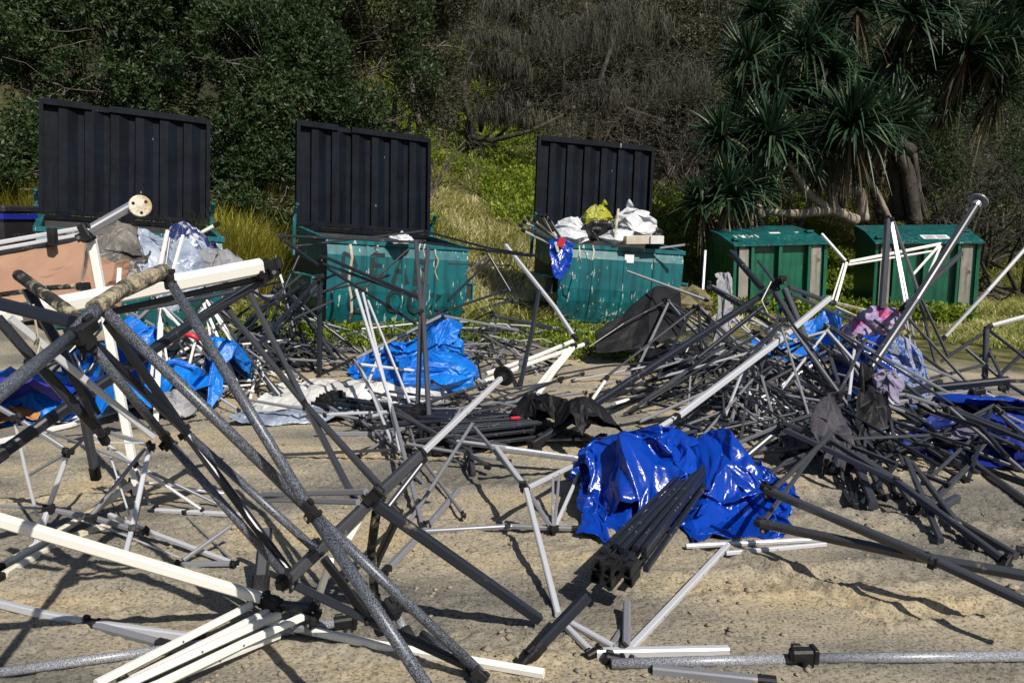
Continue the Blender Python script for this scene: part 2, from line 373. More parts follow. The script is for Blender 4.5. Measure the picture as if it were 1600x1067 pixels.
def sand_clods():
    rng = np.random.default_rng(3); n = 5200
    y = 2.4 + 6.0 * rng.random(n) ** 1.5; x = rng.uniform(-.75, .75, n) * (y + .5)
    keep = fbm(x * 1.1, y * 1.3, 0, 77, 3) > 0.44; x, y = x[keep], y[keep]; n = len(x)
    s = np.clip(rng.lognormal(-5.1, .55, n), .003, .022)
    d = np.array([[1, 0, 0], [-1, 0, 0], [0, 1, 0], [0, -1, 0], [0, 0, 1], [0, 0, -1], [.6, .6, .5], [-.6, .6, .5], [-.6, -.6, .5], [.6, -.6, .5]])
    F_ = np.array([[0, 6, 9], [0, 2, 6], [2, 7, 6], [2, 1, 7], [1, 8, 7], [1, 3, 8], [3, 9, 8], [3, 0, 9], [6, 4, 9], [7, 4, 6], [8, 4, 7], [9, 4, 8], [0, 5, 2], [2, 5, 1], [1, 5, 3], [3, 5, 0]])
    z = terrain(x, y) + sand_relief(x, y)
    v = np.stack([x, y, z + s * .2], 1)[:, None, :] + d[None] * rng.uniform(.6, 1.3, (n, len(d), 1)) * s[:, None, None] * np.array([1.2, 1.0, .7])
    f = (np.arange(n)[:, None, None] * len(d) + F_[None]).reshape(-1, 3)
    m = simple('damp_sand_clods', (0.30, 0.255, 0.18), (0.17, 0.15, 0.12), 3, 0.95, 0, 0.4, 60)
    tag(mesh_obj('sand_clods', v.reshape(-1, 3), f, m, None, False), 'crumbs of damp sand thrown up over the trodden beach', 'sand crumbs', kind='stuff')
sand_clods()

# ---------------------------------------------------------------- skip bins
TEAL = worn('teal_bin_paint', (0.004, 0.12, 0.14), (0.003, 0.078, 0.095), (0.40, 0.47, 0.44), 0.655, 0.42)
GREEN = worn('green_bin_paint', (0.005, 0.11, 0.06), (0.004, 0.075, 0.045), (0.25, 0.33, 0.28), 0.72, 0.4)
LIDTEAL = worn('teal_lid_paint', (0.004, 0.095, 0.095), (0.003, 0.07, 0.075), (0.3, 0.35, 0.33), 0.70, 0.42)
LIDBLK = worn('black_lid_paint', (0.005, 0.0075, 0.014), (0.003, 0.0045, 0.008), (0.22, 0.22, 0.23), 0.775, 0.62, 0.0, 7, streak=False, bump=0.5)
LIDBLK.node_tree.nodes['Principled BSDF'].inputs['Specular IOR Level'].default_value = 0.10
INSIDE = simple('dark_steel_and_sleeve_shade', (0.015, 0.016, 0.018), (0.04, 0.035, 0.03), 4, 0.6)
BATTEN = worn('weathered_timber_batten', (0.27, 0.26, 0.23), (0.15, 0.14, 0.12), (0.32, 0.13, 0.04), 0.66, 0.85)
PAPER = simple('white_sticker', (0.75, 0.76, 0.78), (0.65, 0.66, 0.68), 20, 0.6)
INK = simple('dark_spray_paint', (0.002, 0.012, 0.015), (0.005, 0.02, 0.024), 14, 0.7)
WHITEP = simple('white_paint_marks', (0.7, 0.72, 0.7), (0.5, 0.53, 0.52), 30, 0.6)
BW, BD = 2.0, 1.4

def panel(mb, prof_a, prof_b):
    """closed thin skin between two profiles"""
    n = len(prof_a); mb.add(list(prof_a) + list(prof_b), [(i, i + 1, n + i + 1, n + i) for i in range(n - 1)])

def bin_root(label, fx, fy, fz, yaw, roll):
    o = thing('skip_bin', label, 'skip bin', (fx, fy, fz), (0, 0, 0), 'teal and green skip bins along the scrub')
    o.rotation_mode = 'XYZ'
    R = Matrix.Rotation(math.radians(yaw), 4, 'Z') @ Matrix.Rotation(math.radians(roll), 4, 'Y')
    o.rotation_euler = R.to_euler(); return o

def lbox(name, mat, parent, boxes, smooth_=False):
    mb = MB()
    for b in boxes: mb.box(*b)
    return mb.obj(name, mat, parent, smooth_, True)

def strokes(name, mat, parent, lines, w, y, seed=0):
    """hand-painted strokes lying on a panel: flat ribbons following polylines in x,z"""
    rng = random.Random(seed); mb = MB()
    for ln in lines:
        pts = [Vector((a, 0, b)) for a, b in ln]
        L, Rr = [], []
        for i, p in enumerate(pts):
            d = (pts[min(i + 1, len(pts) - 1)] - pts[max(i - 1, 0)]).normalized(); nn = Vector((-d.z, 0, d.x)); ww = w * rng.uniform(0.4, 0.62)
            L.append(p + nn * ww); Rr.append(p - nn * ww)
        yy = [y(p.z) if callable(y) else y for p in pts]
        v = [Vector((p.x, yy[i], p.z)) for i, p in enumerate(L)] + [Vector((p.x, yy[i], p.z)) for i, p in enumerate(Rr)]
        n = len(pts); mb.add(v, [(i, i + 1, n + i + 1, n + i) for i in range(n - 1)])
    return mb.obj(name, mat, parent, False, True)

def arc(cx, cz, rx, rz, a0, a1, n=9):
    return [(cx + rx * math.cos(math.radians(a0 + (a1 - a0) * i / n)), cz + rz * math.sin(math.radians(a0 + (a1 - a0) * i / n))) for i in range(n + 1)]

FRONT = [(0.16, 0.0), (0.03, 0.34), (0.0, 0.52), (0.0, 0.98), (0.05, 1.13)]          # y, z up the front
def front_y(z):
    return float(np.interp(z, [p[1] for p in FRONT], [p[0] for p in FRONT])) - 0.006

def open_bin(label, fx, fy, fz, yaw, roll, lid_h, lid_lean, lid_label, notch=True, graffiti=False, sticker=False):
    o = bin_root(label, fx, fy, fz, yaw, roll)
    mb = MB(); W, D = BW, BD; rear = [(D - 0.1, 0.0), (D, 0.4), (D, 1.27)]
    ft = 0.06                                     # the sides taper in a little towards the foot
    def xs(z): return ft * (1 - min(z / 0.5, 1))
    fl = [(xs(z), y, z) for y, z in FRONT]; fr = [(W - xs(z), y, z) for y, z in FRONT]
    rl = [(xs(z), y, z) for y, z in rear]; rt = [(W - xs(z), y, z) for y, z in rear]
    panel(mb, fl, fr); panel(mb, rt, rl)
    side = fl + rl[::-1]; mb.add(side, [tuple(range(len(side)))[::-1]])
    side = fr + rt[::-1]; mb.add(side, [tuple(range(len(side)))])
    mb.add([fl[0], fr[0], rt[0], rl[0]], [(0, 3, 2, 1)])
    body = mb.obj('body', TEAL, o, False, True)
    # rolled rim, ribs down the front, fork sleeves, dark inner faces
    rim = MB(); t = 0.03
    rim.box(-t, W + t, 0.02, 0.09, 1.12, 1.18); MB().box(-t, W + t, D - 0.05, D + 0.02, 1.262, 1.32).obj('rear_rim', LIDBLK, body, False, True)  # rear rim coloured black, painting in the shade under the lid
    for x0 in (-t, W - 0.04):
        rim.add([(x0, .091, 1.12), (x0 + .07, .091, 1.12), (x0 + .07, D - .051, 1.25), (x0, D - .051, 1.25), (x0, .091, 1.18), (x0 + .07, .091, 1.18), (x0 + .07, D - .051, 1.31), (x0, D - .051, 1.31)],
                [(0, 3, 2, 1), (4, 5, 6, 7), (0, 1, 5, 4), (1, 2, 6, 5), (2, 3, 7, 6), (3, 0, 4, 7)])
    rim.obj('rim', TEAL, body, False, True)
    for rx in (0.52, 1.02, 1.5):
        rib = MB()
        for (y0, z0), (y1, z1) in zip(FRONT, FRONT[1:]):
            rib.add([(rx, y0 - .012, z0), (rx + .035, y0 - .012, z0), (rx + .035, y1 - .012, z1), (rx, y1 - .012, z1), (rx, y0 + .01, z0), (rx + .035, y0 + .01, z0), (rx + .035, y1 + .01, z1), (rx, y1 + .01, z1)],
                    [(0, 1, 2, 3), (0, 3, 7, 4), (1, 5, 6, 2)])
        rib.obj('rib', TEAL, body, False, True)
    for x0, x1 in ((-0.17, -0.002), (W + 0.002, W + 0.17)):
        s = lbox('fork_sleeve', TEAL, o, [(x0, x1, 0.12, D - 0.1, 0.42, 0.445), (x0, x1, 0.12, D - 0.1, 0.655, 0.68), ((x0 if x0 < 0 else x1 - .02), (x0 + .02 if x0 < 0 else x1), 0.12, D - 0.1, 0.447, 0.653)])
        lbox('sleeve_shade_block', INSIDE, s, [(x0 + .025, x1 - .025, 0.14, D - 0.12, 0.45, 0.65)])  # solid dark block paints the shade inside the hollow sleeve
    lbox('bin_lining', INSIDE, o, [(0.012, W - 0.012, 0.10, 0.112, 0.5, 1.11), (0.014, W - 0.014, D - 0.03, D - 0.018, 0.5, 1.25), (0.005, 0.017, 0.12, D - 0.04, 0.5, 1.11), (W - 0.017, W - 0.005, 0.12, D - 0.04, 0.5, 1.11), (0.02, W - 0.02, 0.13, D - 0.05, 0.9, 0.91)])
    # the lid thrown back against its stop, hat ribs on the inside
    Lw = W + 0.06; lm = MB(); Rl = Matrix.Translation((-0.03, D + 0.05, 1.33)) @ Matrix.Rotation(-lid_lean, 4, 'X')
    def L(x0, x1, y0, y1, z0, z1): lm.box(x0, x1, y0, y1, z0, z1, Rl)
    L(0, Lw, 0.03, 0.045, 0, lid_h)
    L(0, 0.05, -0.045, 0.029, 0.0, lid_h); L(Lw - 0.05, Lw, -0.045, 0.029, 0.0, lid_h)
    L(0.051, Lw - 0.051, -0.045, 0.029, 0.0, 0.06)
    if notch:
        L(0.051, 0.60, -0.05, 0.029, lid_h - 0.07, lid_h + 0.012); L(0.60, 0.80, -0.012, 0.028, lid_h - 0.075, lid_h - 0.012); L(0.80, Lw - 0.051, -0.05, 0.029, lid_h - 0.07, lid_h + 0.012)
    else: L(0.051, Lw - 0.051, -0.05, 0.029, lid_h - 0.07, lid_h + 0.012)
    nr = 6
    for i in range(nr):
        x0 = 0.21 + i * (Lw - 0.26) / nr; w = 0.11
        v = [(x0, 0.029, 0.061), (x0 + .008, -0.02, 0.061), (x0 + w, -0.02, 0.061), (x0 + w + .12, 0.029, 0.061)]
        v += [(a, b, lid_h - 0.071) for a, b, c in v]
        lm.add([Rl @ Vector(p) for p in v], [(0, 1, 5, 4), (1, 2, 6, 5), (2, 3, 7, 6), (0, 3, 2, 1), (4, 5, 6, 7)])
    lid = lm.obj('lid', LIDBLK, o, False, True); lid['label'] = lid_label
    for hx in (0.25, 1.0, 1.75): MB().cbox((hx, D + 0.03, 1.345), (0.16, 0.07, 0.07)).obj('hinge', LIDBLK, lid, False, True)
    for hx in (-0.055, W + 0.055):                # upright lid stops on the ends
        MB().tube([(hx, D + 0.02, 0.9), (hx, D + 0.02, 1.45), (hx, D - 0.12, 1.62)], 0.05).obj('lid_stop', TEAL, o, False, True)
    if graffiti:
        ls = []
        x, z, h = 0.20, 0.70, 0.30                # DEAR over a second, half worn-off word
        ls += [[(x, z), (x + .01, z + h)], [(x, z + h), (x + .13, z + h * .86), (x + .18, z + h * .5), (x + .12, z + h * .1), (x, z)]]
        x += .40; ls += [[(x, z), (x, z + h)], [(x, z + h), (x + .17, z + h * .98)], [(x, z + h * .55), (x + .13, z + h * .55)], [(x, z), (x + .17, z + .02)]]
        x += .30; ls += [[(x, z - .06), (x + .09, z + h * .9), (x + .2, z - .07)], [(x + .04, z + .1), (x + .16, z + .1)]]
        x += .32; ls += [[(x, z - .08), (x, z + h * .85)], [(x, z + h * .85), (x + .14, z + h * .75), (x + .13, z + h * .45), (x, z + h * .38), (x + .17, z - .1)]]
        ls += [arc(0.48, 0.40, .17, .15, 60, 300), arc(0.95, 0.40, .11, .14, 0, 360), arc(1.25, 0.40, .11, .14, 0, 350)]
        ls += [[(1.47, .5), (1.6, .49), (1.48, .31), (1.64, .3)]]
        strokes('graffiti', INK, body, ls, 0.058, front_y, 4)
    if sticker:
        lbox('sticker', PAPER, body, [(1.02, 1.17, front_y(1.0) - 0.008, front_y(1.0) - 0.004, 0.95, 1.08)])
    return o

def closed_bin(label, fx, fy, fz, yaw, roll, h, scrawl=False, sticker=False, rust=True):
    o = bin_root(label, fx, fy, fz, yaw, roll); W, D = 2.0, 1.4
    mb = MB(); ft = 0.05; zf, zr = h, h + 0.16
    prof = [(0.10, 0), (0.0, 0.30), (0.0, zf)]
    def xs(z): return ft * (1 - min(z / 0.4, 1))
    fl = [(xs(z), y, z) for y, z in prof]; fr = [(W - xs(z), y, z) for y, z in prof]
    rl = [(xs(0), D - .1, 0), (0, D, .3), (0, D, zr)]; rt = [(W - xs(0), D - .1, 0), (W, D, .3), (W, D, zr)]
    panel(mb, fl, fr); panel(mb, rt, rl)
    mb.add(fl + rl[::-1], [tuple(range(6))[::-1]]); mb.add(fr + rt[::-1], [tuple(range(6))]); mb.add([fl[0], fr[0], rt[0], rl[0]], [(0, 3, 2, 1)])
    body = mb.obj('body', GREEN, o, False, True)
    for x0, x1, d in ((0.0, 0.06, .05), (0.34, 0.40, .11), (0.92, 0.99, .11), (1.55, 1.60, .11), (1.93, 2.0, .05)):
        rb = MB()
        for (y0, z0), (y1, z1) in zip(prof, prof[1:]):
            rb.add([(x0, y0 - d, z0), (x1, y0 - d, z0), (x1, y1 - d, z1 - .002), (x0, y1 - d, z1 - .002), (x0, y0 + .01, z0), (x1, y0 + .01, z0), (x1, y1 + .01, z1 - .002), (x0, y1 + .01, z1 - .002)],
                   [(0, 1, 2, 3), (0, 3, 7, 4), (1, 5, 6, 2), (4, 7, 6, 5), (3, 2, 6, 7)])
        rb.obj('rib', GREEN, body, False, True)
    for x0, x1 in ((0.10, 0.30), (1.63, 1.84)):
        v = []
        for d in (0.075, 0.02):
            for y, z in prof: v += [(x0, y - d, max(z, .03)), (x1, y - d, min(max(z, .03), zf - .05))]
        f = [(0, 1, 3, 2), (2, 3, 5, 4), (0, 2, 8, 6), (2, 4, 10, 8), (1, 7, 9, 3), (3, 9, 11, 5), (4, 5, 11, 10), (0, 6, 7, 1)]
        MB().add(v, f).obj('batten', BATTEN, o, False, True)
    # sloping lid with an overhanging lip
    lm = MB(); t = 0.04; y0, y1 = -0.14, D + 0.04; sl = (zr - zf + 0.16) / (y1 - y0)
    a = [(-t, y0, zf - 0.02), (W + t, y0, zf - 0.02), (W + t, y0, zf + .035), (-t, y0, zf + .035)]
    mid = 0.62
    lm.add([(-t, y0, zf + .03), (W + t, y0, zf + .03), (W + t, mid, zf + .24), (W + t, y1, zr + .20), (-t, y1, zr + .20), (-t, mid, zf + .24),
            (-t, y0, zf + .002), (W + t, y0, zf + .002), (W + t, mid, zf + .002), (W + t, y1, zr + .002), (-t, y1, zr + .002), (-t, mid, zf + .002)],
           [(0, 1, 2, 5), (5, 2, 3, 4), (0, 6, 7, 1), (1, 7, 8, 2), (2, 8, 9, 3), (3, 9, 10, 4), (4, 10, 11, 5), (5, 11, 6, 0)])
    lid = lm.obj('lid', LIDTEAL, o, False, True)
    for c_, s_ in (((0.10, 0.10, zf + .135), (0.13, 0.12, 0.05)), ((W - 0.08, 0.55, zf + .25), (0.15, 0.14, 0.05))): MB().cbox(c_, s_).obj('lid_catch', LIDTEAL, lid, False, True)
    def on_lid(x, u):                         # a point lying just above the sloping lid, u from front lip (0) to ridge (1)
        return Vector((x, y0 + (mid - y0) * u, zf + .03 + .21 * u + .006))
    def flat(name, mat, quads):
        q = MB()
        for x0, x1, u0, u1 in quads: q.add([on_lid(x0, u0), on_lid(x1, u0), on_lid(x1, u1), on_lid(x0, u1)], [(0, 1, 2, 3)])
        return q.obj(name, mat, lid, False, True)
    if sticker:
        s = flat('sticker', PAPER, [(0.95, 1.47, 0.28, 0.62)])
        q = MB()
        for k in range(4):
            for a_, b_ in ((1.0, 1.2), (1.23, 1.42)):
                u = 0.34 + k * 0.06
                q.add([on_lid(a_, u) + Vector((0, 0, .003)), on_lid(b_, u) + Vector((0, 0, .003)), on_lid(b_, u + .02) + Vector((0, 0, .003)), on_lid(a_, u + .02) + Vector((0, 0, .003))], [(0, 1, 2, 3)])
        q.obj('printed_lines', INK, s, False, True)
    if scrawl:                                    # small white tag in capital letters
        q = MB(); w = 0.014
        def st(pts):
            for (ax, au), (bx, bu) in zip(pts, pts[1:]):
                A, B = on_lid(ax, au), on_lid(bx, bu); d = (B - A); nn = Vector((-d.y, d.x, 0)).normalized() * w if d.length else Vector()
                q.add([A - nn, B - nn, B + nn, A + nn], [(0, 1, 2, 3)])
        x = 0.22
        for ltr in ([(0, 0), (0, 1), (.8, .8), (0, .5)], [(0, 1), (.25, 0), (.5, .7), (.75, 0), (1, 1)], [(.9, 1), (.1, .8), (.9, .3), (0, 0)], [(.9, .9), (.1, .7), (.1, .2), (.9, 0)], [(0, 0), (0, 1), (.8, .75), (0, .5)]):
            st([(x + a * .085, 0.55 + b * 0.25) for a, b in ltr]); x += .115
        q.obj('graffiti', WHITEP, lid, False, True)
        flat('scuff', WHITEP, [(1.05, 1.28, 0.86, 0.98), (1.62, 1.7, 0.9, 0.96)])
    if rust:
        pass
    return o

open_bin('teal skip bin with open black lid, buried behind tan canvas and grey canopies', -5.44, 9.06, 0.33, 28, 4.3, 1.45, 0.10, 'black ribbed lid thrown open')
open_bin('open teal skip bin with dark spray-painted letters on its front', -2.40, 10.15, 0.17, 30, 4.3, 1.46, 0.10, 'black ribbed lid thrown open', True, True)
open_bin('teal skip bin heaped with white and yellow rubbish bags, black lid open', 0.647, 11.9, 0.05, 14, 4.0, 1.55, 0.10, 'black ribbed lid thrown open', False, False, True)
closed_bin('green skip bin with closed lid bearing a small white scrawl', 4.36, 15.8, -0.32, 10, -1.0, 1.36, scrawl=True)
closed_bin('green skip bin with closed lid bearing a white printed sticker', 7.41, 16.4, -0.55, -8, -0.5, 1.62, sticker=True)

# wheelie bin peeping in at the left edge
def wheelie():
    b = P(-6, 345, 9.6); gz = terrain(b.x, b.y)
    o = thing('wheelie_bin', 'dark wheelie bin with blue trim cut off by the left edge', 'wheelie bin', (b.x, b.y, float(gz)))
    dk = simple('dark_wheelie_plastic', (0.03, 0.024, 0.03), (0.018, 0.016, 0.02), 5, 0.5); bl = simple('blue_trim', (0.015, 0.02, 0.3), None, 5, 0.4)
    mb = MB(); z1 = 1.22
    mb.add([(-.22, -.24, .06), (.22, -.24, .06), (.22, .22, .06), (-.22, .22, .06), (-.29, -.32, z1), (.29, -.32, z1), (.29, .3, z1), (-.29, .3, z1)], [(0, 3, 2, 1), (0, 1, 5, 4), (1, 2, 6, 5), (2, 3, 7, 6), (3, 0, 4, 7), (4, 5, 6, 7)])
    mb.obj('body', dk, o, False, True)
    lbox('trim', bl, o, [(-.31, .31, -.345, .32, z1 + .002, z1 + .06)])
    mb = MB(); mb.cbox((0, 0, z1 + .115), (.66, .72, .09), None, .5); mb.tube([(-.25, .42, z1 + .08), (.25, .42, z1 + .08)], .03); mb.obj('lid', dk, o, False, True)
    for sx in (-.27, .27): MB().disc((sx, .22, .1), (1, 0, 0), .1, .05).obj('wheel', M['plb'], o, False, True)
wheelie()
# ---------------------------------------------------------------- vegetation
def quads_from(base, d, side, L, W, fold=None):
    """diamond leaves: base point, direction, side vector; returns verts (4 each) and faces"""
    n = len(base); nrm = np.cross(d, side)
    mid = base + d * (L * 0.5)[:, None] + nrm * (L * 0.07)[:, None]
    v = np.stack([base, mid - side * (W * 0.5)[:, None], base + d * L[:, None], mid + side * (W * 0.5)[:, None]], 1).reshape(-1, 3)
    f = np.arange(4 * n).reshape(n, 4)
    return v, f

def unit(a): return a / np.maximum(np.linalg.norm(a, axis=1, keepdims=True), 1e-9)

def crown_points(blobs, n, rng, shell=0.35, gap=0.46, gscale=1.1, front=0.5, seed=0):
    """cluster centres near the surface of a union of ellipsoids, thinned by noise so that gaps open up"""
    B = np.array(blobs, float); area = (B[:, 3] * B[:, 4] * B[:, 5]) ** (2 / 3); pr = area / area.sum()
    out_c, out_n = [], []; have = 0
    while have < n:
        k = rng.choice(len(B), size=n, p=pr); d = unit(rng.normal(size=(n, 3)))
        flip = (d[:, 1] > 0.2) & (rng.random(n) < front); d[flip, 1] *= -1
        r = 1 - shell * rng.random(n) ** 1.6
        bump = 0.82 + 0.36 * vnoise(d[:, 0] * 2.4 + k * 7.1, d[:, 1] * 2.4, d[:, 2] * 2.4, seed)
        p = B[k, :3] + d * B[k, 3:6] * (r * bump)[:, None]
        keep = fbm(p[:, 0] * gscale, p[:, 1] * gscale, p[:, 2] * gscale, seed + 5, 3) > gap
        keep &= p[:, 2] > terrain(p[:, 0], p[:, 1]) + 0.1
        out_c.append(p[keep]); out_n.append(unit(d / B[k, 3:6])[keep]); have += keep.sum()
        if keep.sum() < 5: break
    return np.concatenate(out_c)[:n], np.concatenate(out_n)[:n]

def leaf_clusters(c, nr, rng, per, L, W, spread=0.9, up=0.4):
    """rosettes of leaves on twig ends"""
    n = len(c); ax = unit(nr + np.array([0, 0, up]) + rng.normal(size=(n, 3)) * 0.5)
    c = np.repeat(c, per, 0); ax = np.repeat(ax, per, 0); m = len(c)
    d = unit(ax * 0.75 + unit(rng.normal(size=(m, 3))) * spread)
    side = unit(np.cross(d, unit(rng.normal(size=(m, 3)) * 0.5 + ax)))
    base = c + rng.normal(size=(m, 3)) * L * 0.35
    return quads_from(base, d, side, L * rng.uniform(0.6, 1.25, m), W * rng.uniform(0.7, 1.2, m))

def grow(rng, p, d, L, r, depth, out, kids=(3, 4), bend=0.35, droop=0.0, ends=None, shrink=0.68, spread=0.75):
    n = 5; pts = [Vector(p)]; rad = [r]; d = Vector(d).normalized()
    for i in range(n):
        d = (d + Vector((rng.gauss(0, bend), rng.gauss(0, bend), rng.gauss(0, bend) - droop)) * 0.4).normalized()
        pts.append(pts[-1] + d * (L / n)); rad.append(r * (1 - 0.55 * (i + 1) / n))
    out.append((pts, rad))
    if depth == 0:
        if ends is not None: ends.append((pts[-1], d))
        return
    for k in range(rng.randint(*kids)):
        i = rng.randint(2, n); q = pts[i]
        dd = (pts[i] - pts[i - 1]).normalized() + Vector((rng.gauss(0, spread), rng.gauss(0, spread), rng.gauss(0, spread * 0.7)))
        grow(rng, q, dd, L * shrink * rng.uniform(0.75, 1.2), max(rad[i] * 0.65, 0.004), depth - 1, out, kids, bend, droop, ends, shrink, spread)

def branch_mesh(out, sides=4):
    mb = MB()
    for pts, rad in out: mb.sweep(pts, rad, sides if rad[0] < 0.03 else 7)
    return mb

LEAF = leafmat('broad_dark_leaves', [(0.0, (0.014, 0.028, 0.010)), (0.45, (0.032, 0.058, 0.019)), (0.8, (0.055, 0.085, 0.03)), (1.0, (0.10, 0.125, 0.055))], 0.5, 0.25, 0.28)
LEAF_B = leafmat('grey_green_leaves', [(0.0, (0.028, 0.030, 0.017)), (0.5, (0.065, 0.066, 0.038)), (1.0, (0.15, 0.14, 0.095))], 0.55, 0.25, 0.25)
NEEDLE = leafmat('drooping_olive_twigs', [(0.0, (0.03, 0.03, 0.023)), (0.5, (0.078, 0.077, 0.06)), (0.85, (0.14, 0.138, 0.09)), (1.0, (0.21, 0.2, 0.11))], 0.7, 0.3, 0.2)
BARK = simple('grey_bark', (0.075, 0.062, 0.05), (0.16, 0.14, 0.12), 7, 0.9, 0, 0.5)
BARKD = simple('dark_bark', (0.018, 0.015, 0.012), (0.05, 0.042, 0.034), 7, 0.9, 0, 0.5)
BARKW = simple('pale_twig_bark', (0.16, 0.14, 0.115), (0.08, 0.068, 0.055), 5, 0.9, 0, 0.3)
STRAP = leafmat('strap_leaves', [(0.0, (0.008, 0.02, 0.010)), (0.5, (0.018, 0.045, 0.022)), (0.85, (0.045, 0.085, 0.04)), (1.0, (0.12, 0.14, 0.07))], 0.42, 0.12, 0.32)
DEADLEAF = leafmat('dead_strap_leaves', [(0, (0.03, 0.024, 0.014)), (0.6, (0.09, 0.07, 0.04)), (1, (0.2, 0.17, 0.11))], 0.8, 0.1, 0.2)
GRASS = leafmat('bank_grass', [(0.0, (0.11, 0.15, 0.022)), (0.35, (0.29, 0.31, 0.075)), (0.6, (0.50, 0.47, 0.21)), (0.85, (0.66, 0.61, 0.37)), (1.0, (0.76, 0.71, 0.52))], 0.6, 0.4, 0.25)
CREEP = leafmat('creeper_leaves', [(0.0, (0.05, 0.10, 0.008)), (0.5, (0.17, 0.24, 0.018)), (1.0, (0.36, 0.40, 0.06))], 0.5, 0.4, 0.3)
TUSS = leafmat('tussock_blades', [(0.0, (0.14, 0.18, 0.016)), (0.5, (0.42, 0.40, 0.05)), (1.0, (0.62, 0.50, 0.16))], 0.5, 0.4, 0.3)

def leafy_tree(label, base, blobs, n, seed, mat=LEAF, L=0.10, W=0.036, per=9, gap=0.44, name='scrub_tree', up=0.4, group='leafy trees behind the bins'):
    rng = np.random.default_rng(seed); pr = random.Random(seed)
    o = thing(name, label, 'tree', (base[0], base[1], float(terrain(base[0], base[1])) - 0.05), (0, 0, 0), group)
    out = []
    root = Vector((base[0], base[1], o.location.z))
    for b in blobs:                                            # a limb into every part of the crown
        t = Vector(b[:3]); mid = root.lerp(t, 0.5) + Vector((pr.gauss(0, .25), pr.gauss(0, .2), pr.gauss(0, .2)))
        pts = [root.lerp(mid, k / 3) for k in range(3)] + [mid.lerp(t, k / 3) for k in range(4)]
        out.append((pts, [0.09 * (1 - 0.11 * k) for k in range(7)]))
        for k in range(7):
            grow(pr, pts[pr.randint(3, 6)], (pr.gauss(0, 1), pr.gauss(-0.4, 1), pr.gauss(.3, .7)), b[3] * 0.7, 0.025, 1, out, (2, 4))
    branch_mesh(out).obj('trunk', BARK, o, True)
    c, nr = crown_points(blobs, n, rng, 0.45, gap, 1.1, 0.6, seed)
    v, f = leaf_clusters(c, nr, rng, per, L, W, 0.9, up)
    cl = vnoise(c[:, 0] * 0.8, c[:, 1] * 0.8, c[:, 2] * 0.8, seed + 3)                # some sprays are a paler green than others
    t = np.repeat(np.clip(0.15 + 0.55 * cl, 0, 1), per) + rng.normal(size=len(f)) * 0.16
    mesh_obj('crown', v, f, mat, o, False, np.repeat(np.clip(t, 0, 1), 4))
    return o

def Bp(px, py, d, rx, ry, rz):                                   # a part of a crown seen at a pixel, with real radii
    p = P(px, py, d); return (p.x, p.y, p.z, rx, ry, rz)

leafy_tree('dark leafy tree rising over the far left edge of the scrub', (-9.2, 14.6), [Bp(20, 60, 14.5, 2.0, 1.4, 1.8), Bp(30, 230, 13.6, 1.7, 1.2, 1.4), Bp(110, 150, 14.8, 1.7, 1.3, 1.7), Bp(-120, 150, 14.5, 1.8, 1.3, 2.2)], 6500, 1)
leafy_tree('dark leafy tree above the open lid of the canvas-covered bin', (-6.8, 15.6), [Bp(170, 60, 15.6, 2.0, 1.5, 1.7), Bp(260, 20, 16, 1.9, 1.5, 1.5), Bp(120, -40, 15.5, 2, 1.5, 1.5)], 5200, 2)
leafy_tree('fuller leafy tree between the first two open lids', (-4.3, 15.2), [Bp(350, 200, 14.4, 1.35, 1.1, 1.3), Bp(420, 130, 15.2, 1.7, 1.3, 1.5), Bp(400, 270, 14.2, 1.0, 0.9, 0.7), Bp(330, 260, 14.6, 0.9, 0.9, 0.8), Bp(450, 205, 14.6, 1.1, 0.9, 1.0)], 6000, 3)
leafy_tree('tall leafy tree above the lid of the lettered bin', (-3.3, 16.8), [Bp(420, 30, 16.4, 1.9, 1.5, 1.7), Bp(540, 60, 16.8, 1.9, 1.5, 1.8), Bp(570, 150, 16.4, 1.5, 1.2, 1.3), Bp(350, -20, 16.5, 1.9, 1.5, 1.4)], 6500, 4)
leafy_tree('grey green bushy tree beside the right edge of the lettered bin lid', (-1.7, 17.8), [Bp(640, 180, 17.6, 1.1, 0.9, 1.2), Bp(620, 90, 18, 1.5, 1.1, 1.4), Bp(630, 10, 18.2, 1.6, 1.2, 1.4)], 4200, 5, LEAF_B, 0.10, 0.03)
leafy_tree('low dark bush in the shade beneath the leafy trees beside the grass tussock', (-4.2, 13.6), [Bp(420, 310, 13.6, 0.9, 0.6, 0.5), Bp(360, 300, 13.8, 0.7, 0.6, 0.5)], 700, 6, LEAF, 0.1, 0.036, 9, 0.5, 'scrub_bush')
leafy_tree('low dark bush behind the wheelie bin at the left edge', (-9.2, 12.8), [Bp(20, 270, 12.9, 1.2, 0.7, 0.6), Bp(60, 300, 12.8, 0.7, 0.5, 0.4)], 900, 7, LEAF, 0.1, 0.036, 9, 0.5, 'scrub_bush')

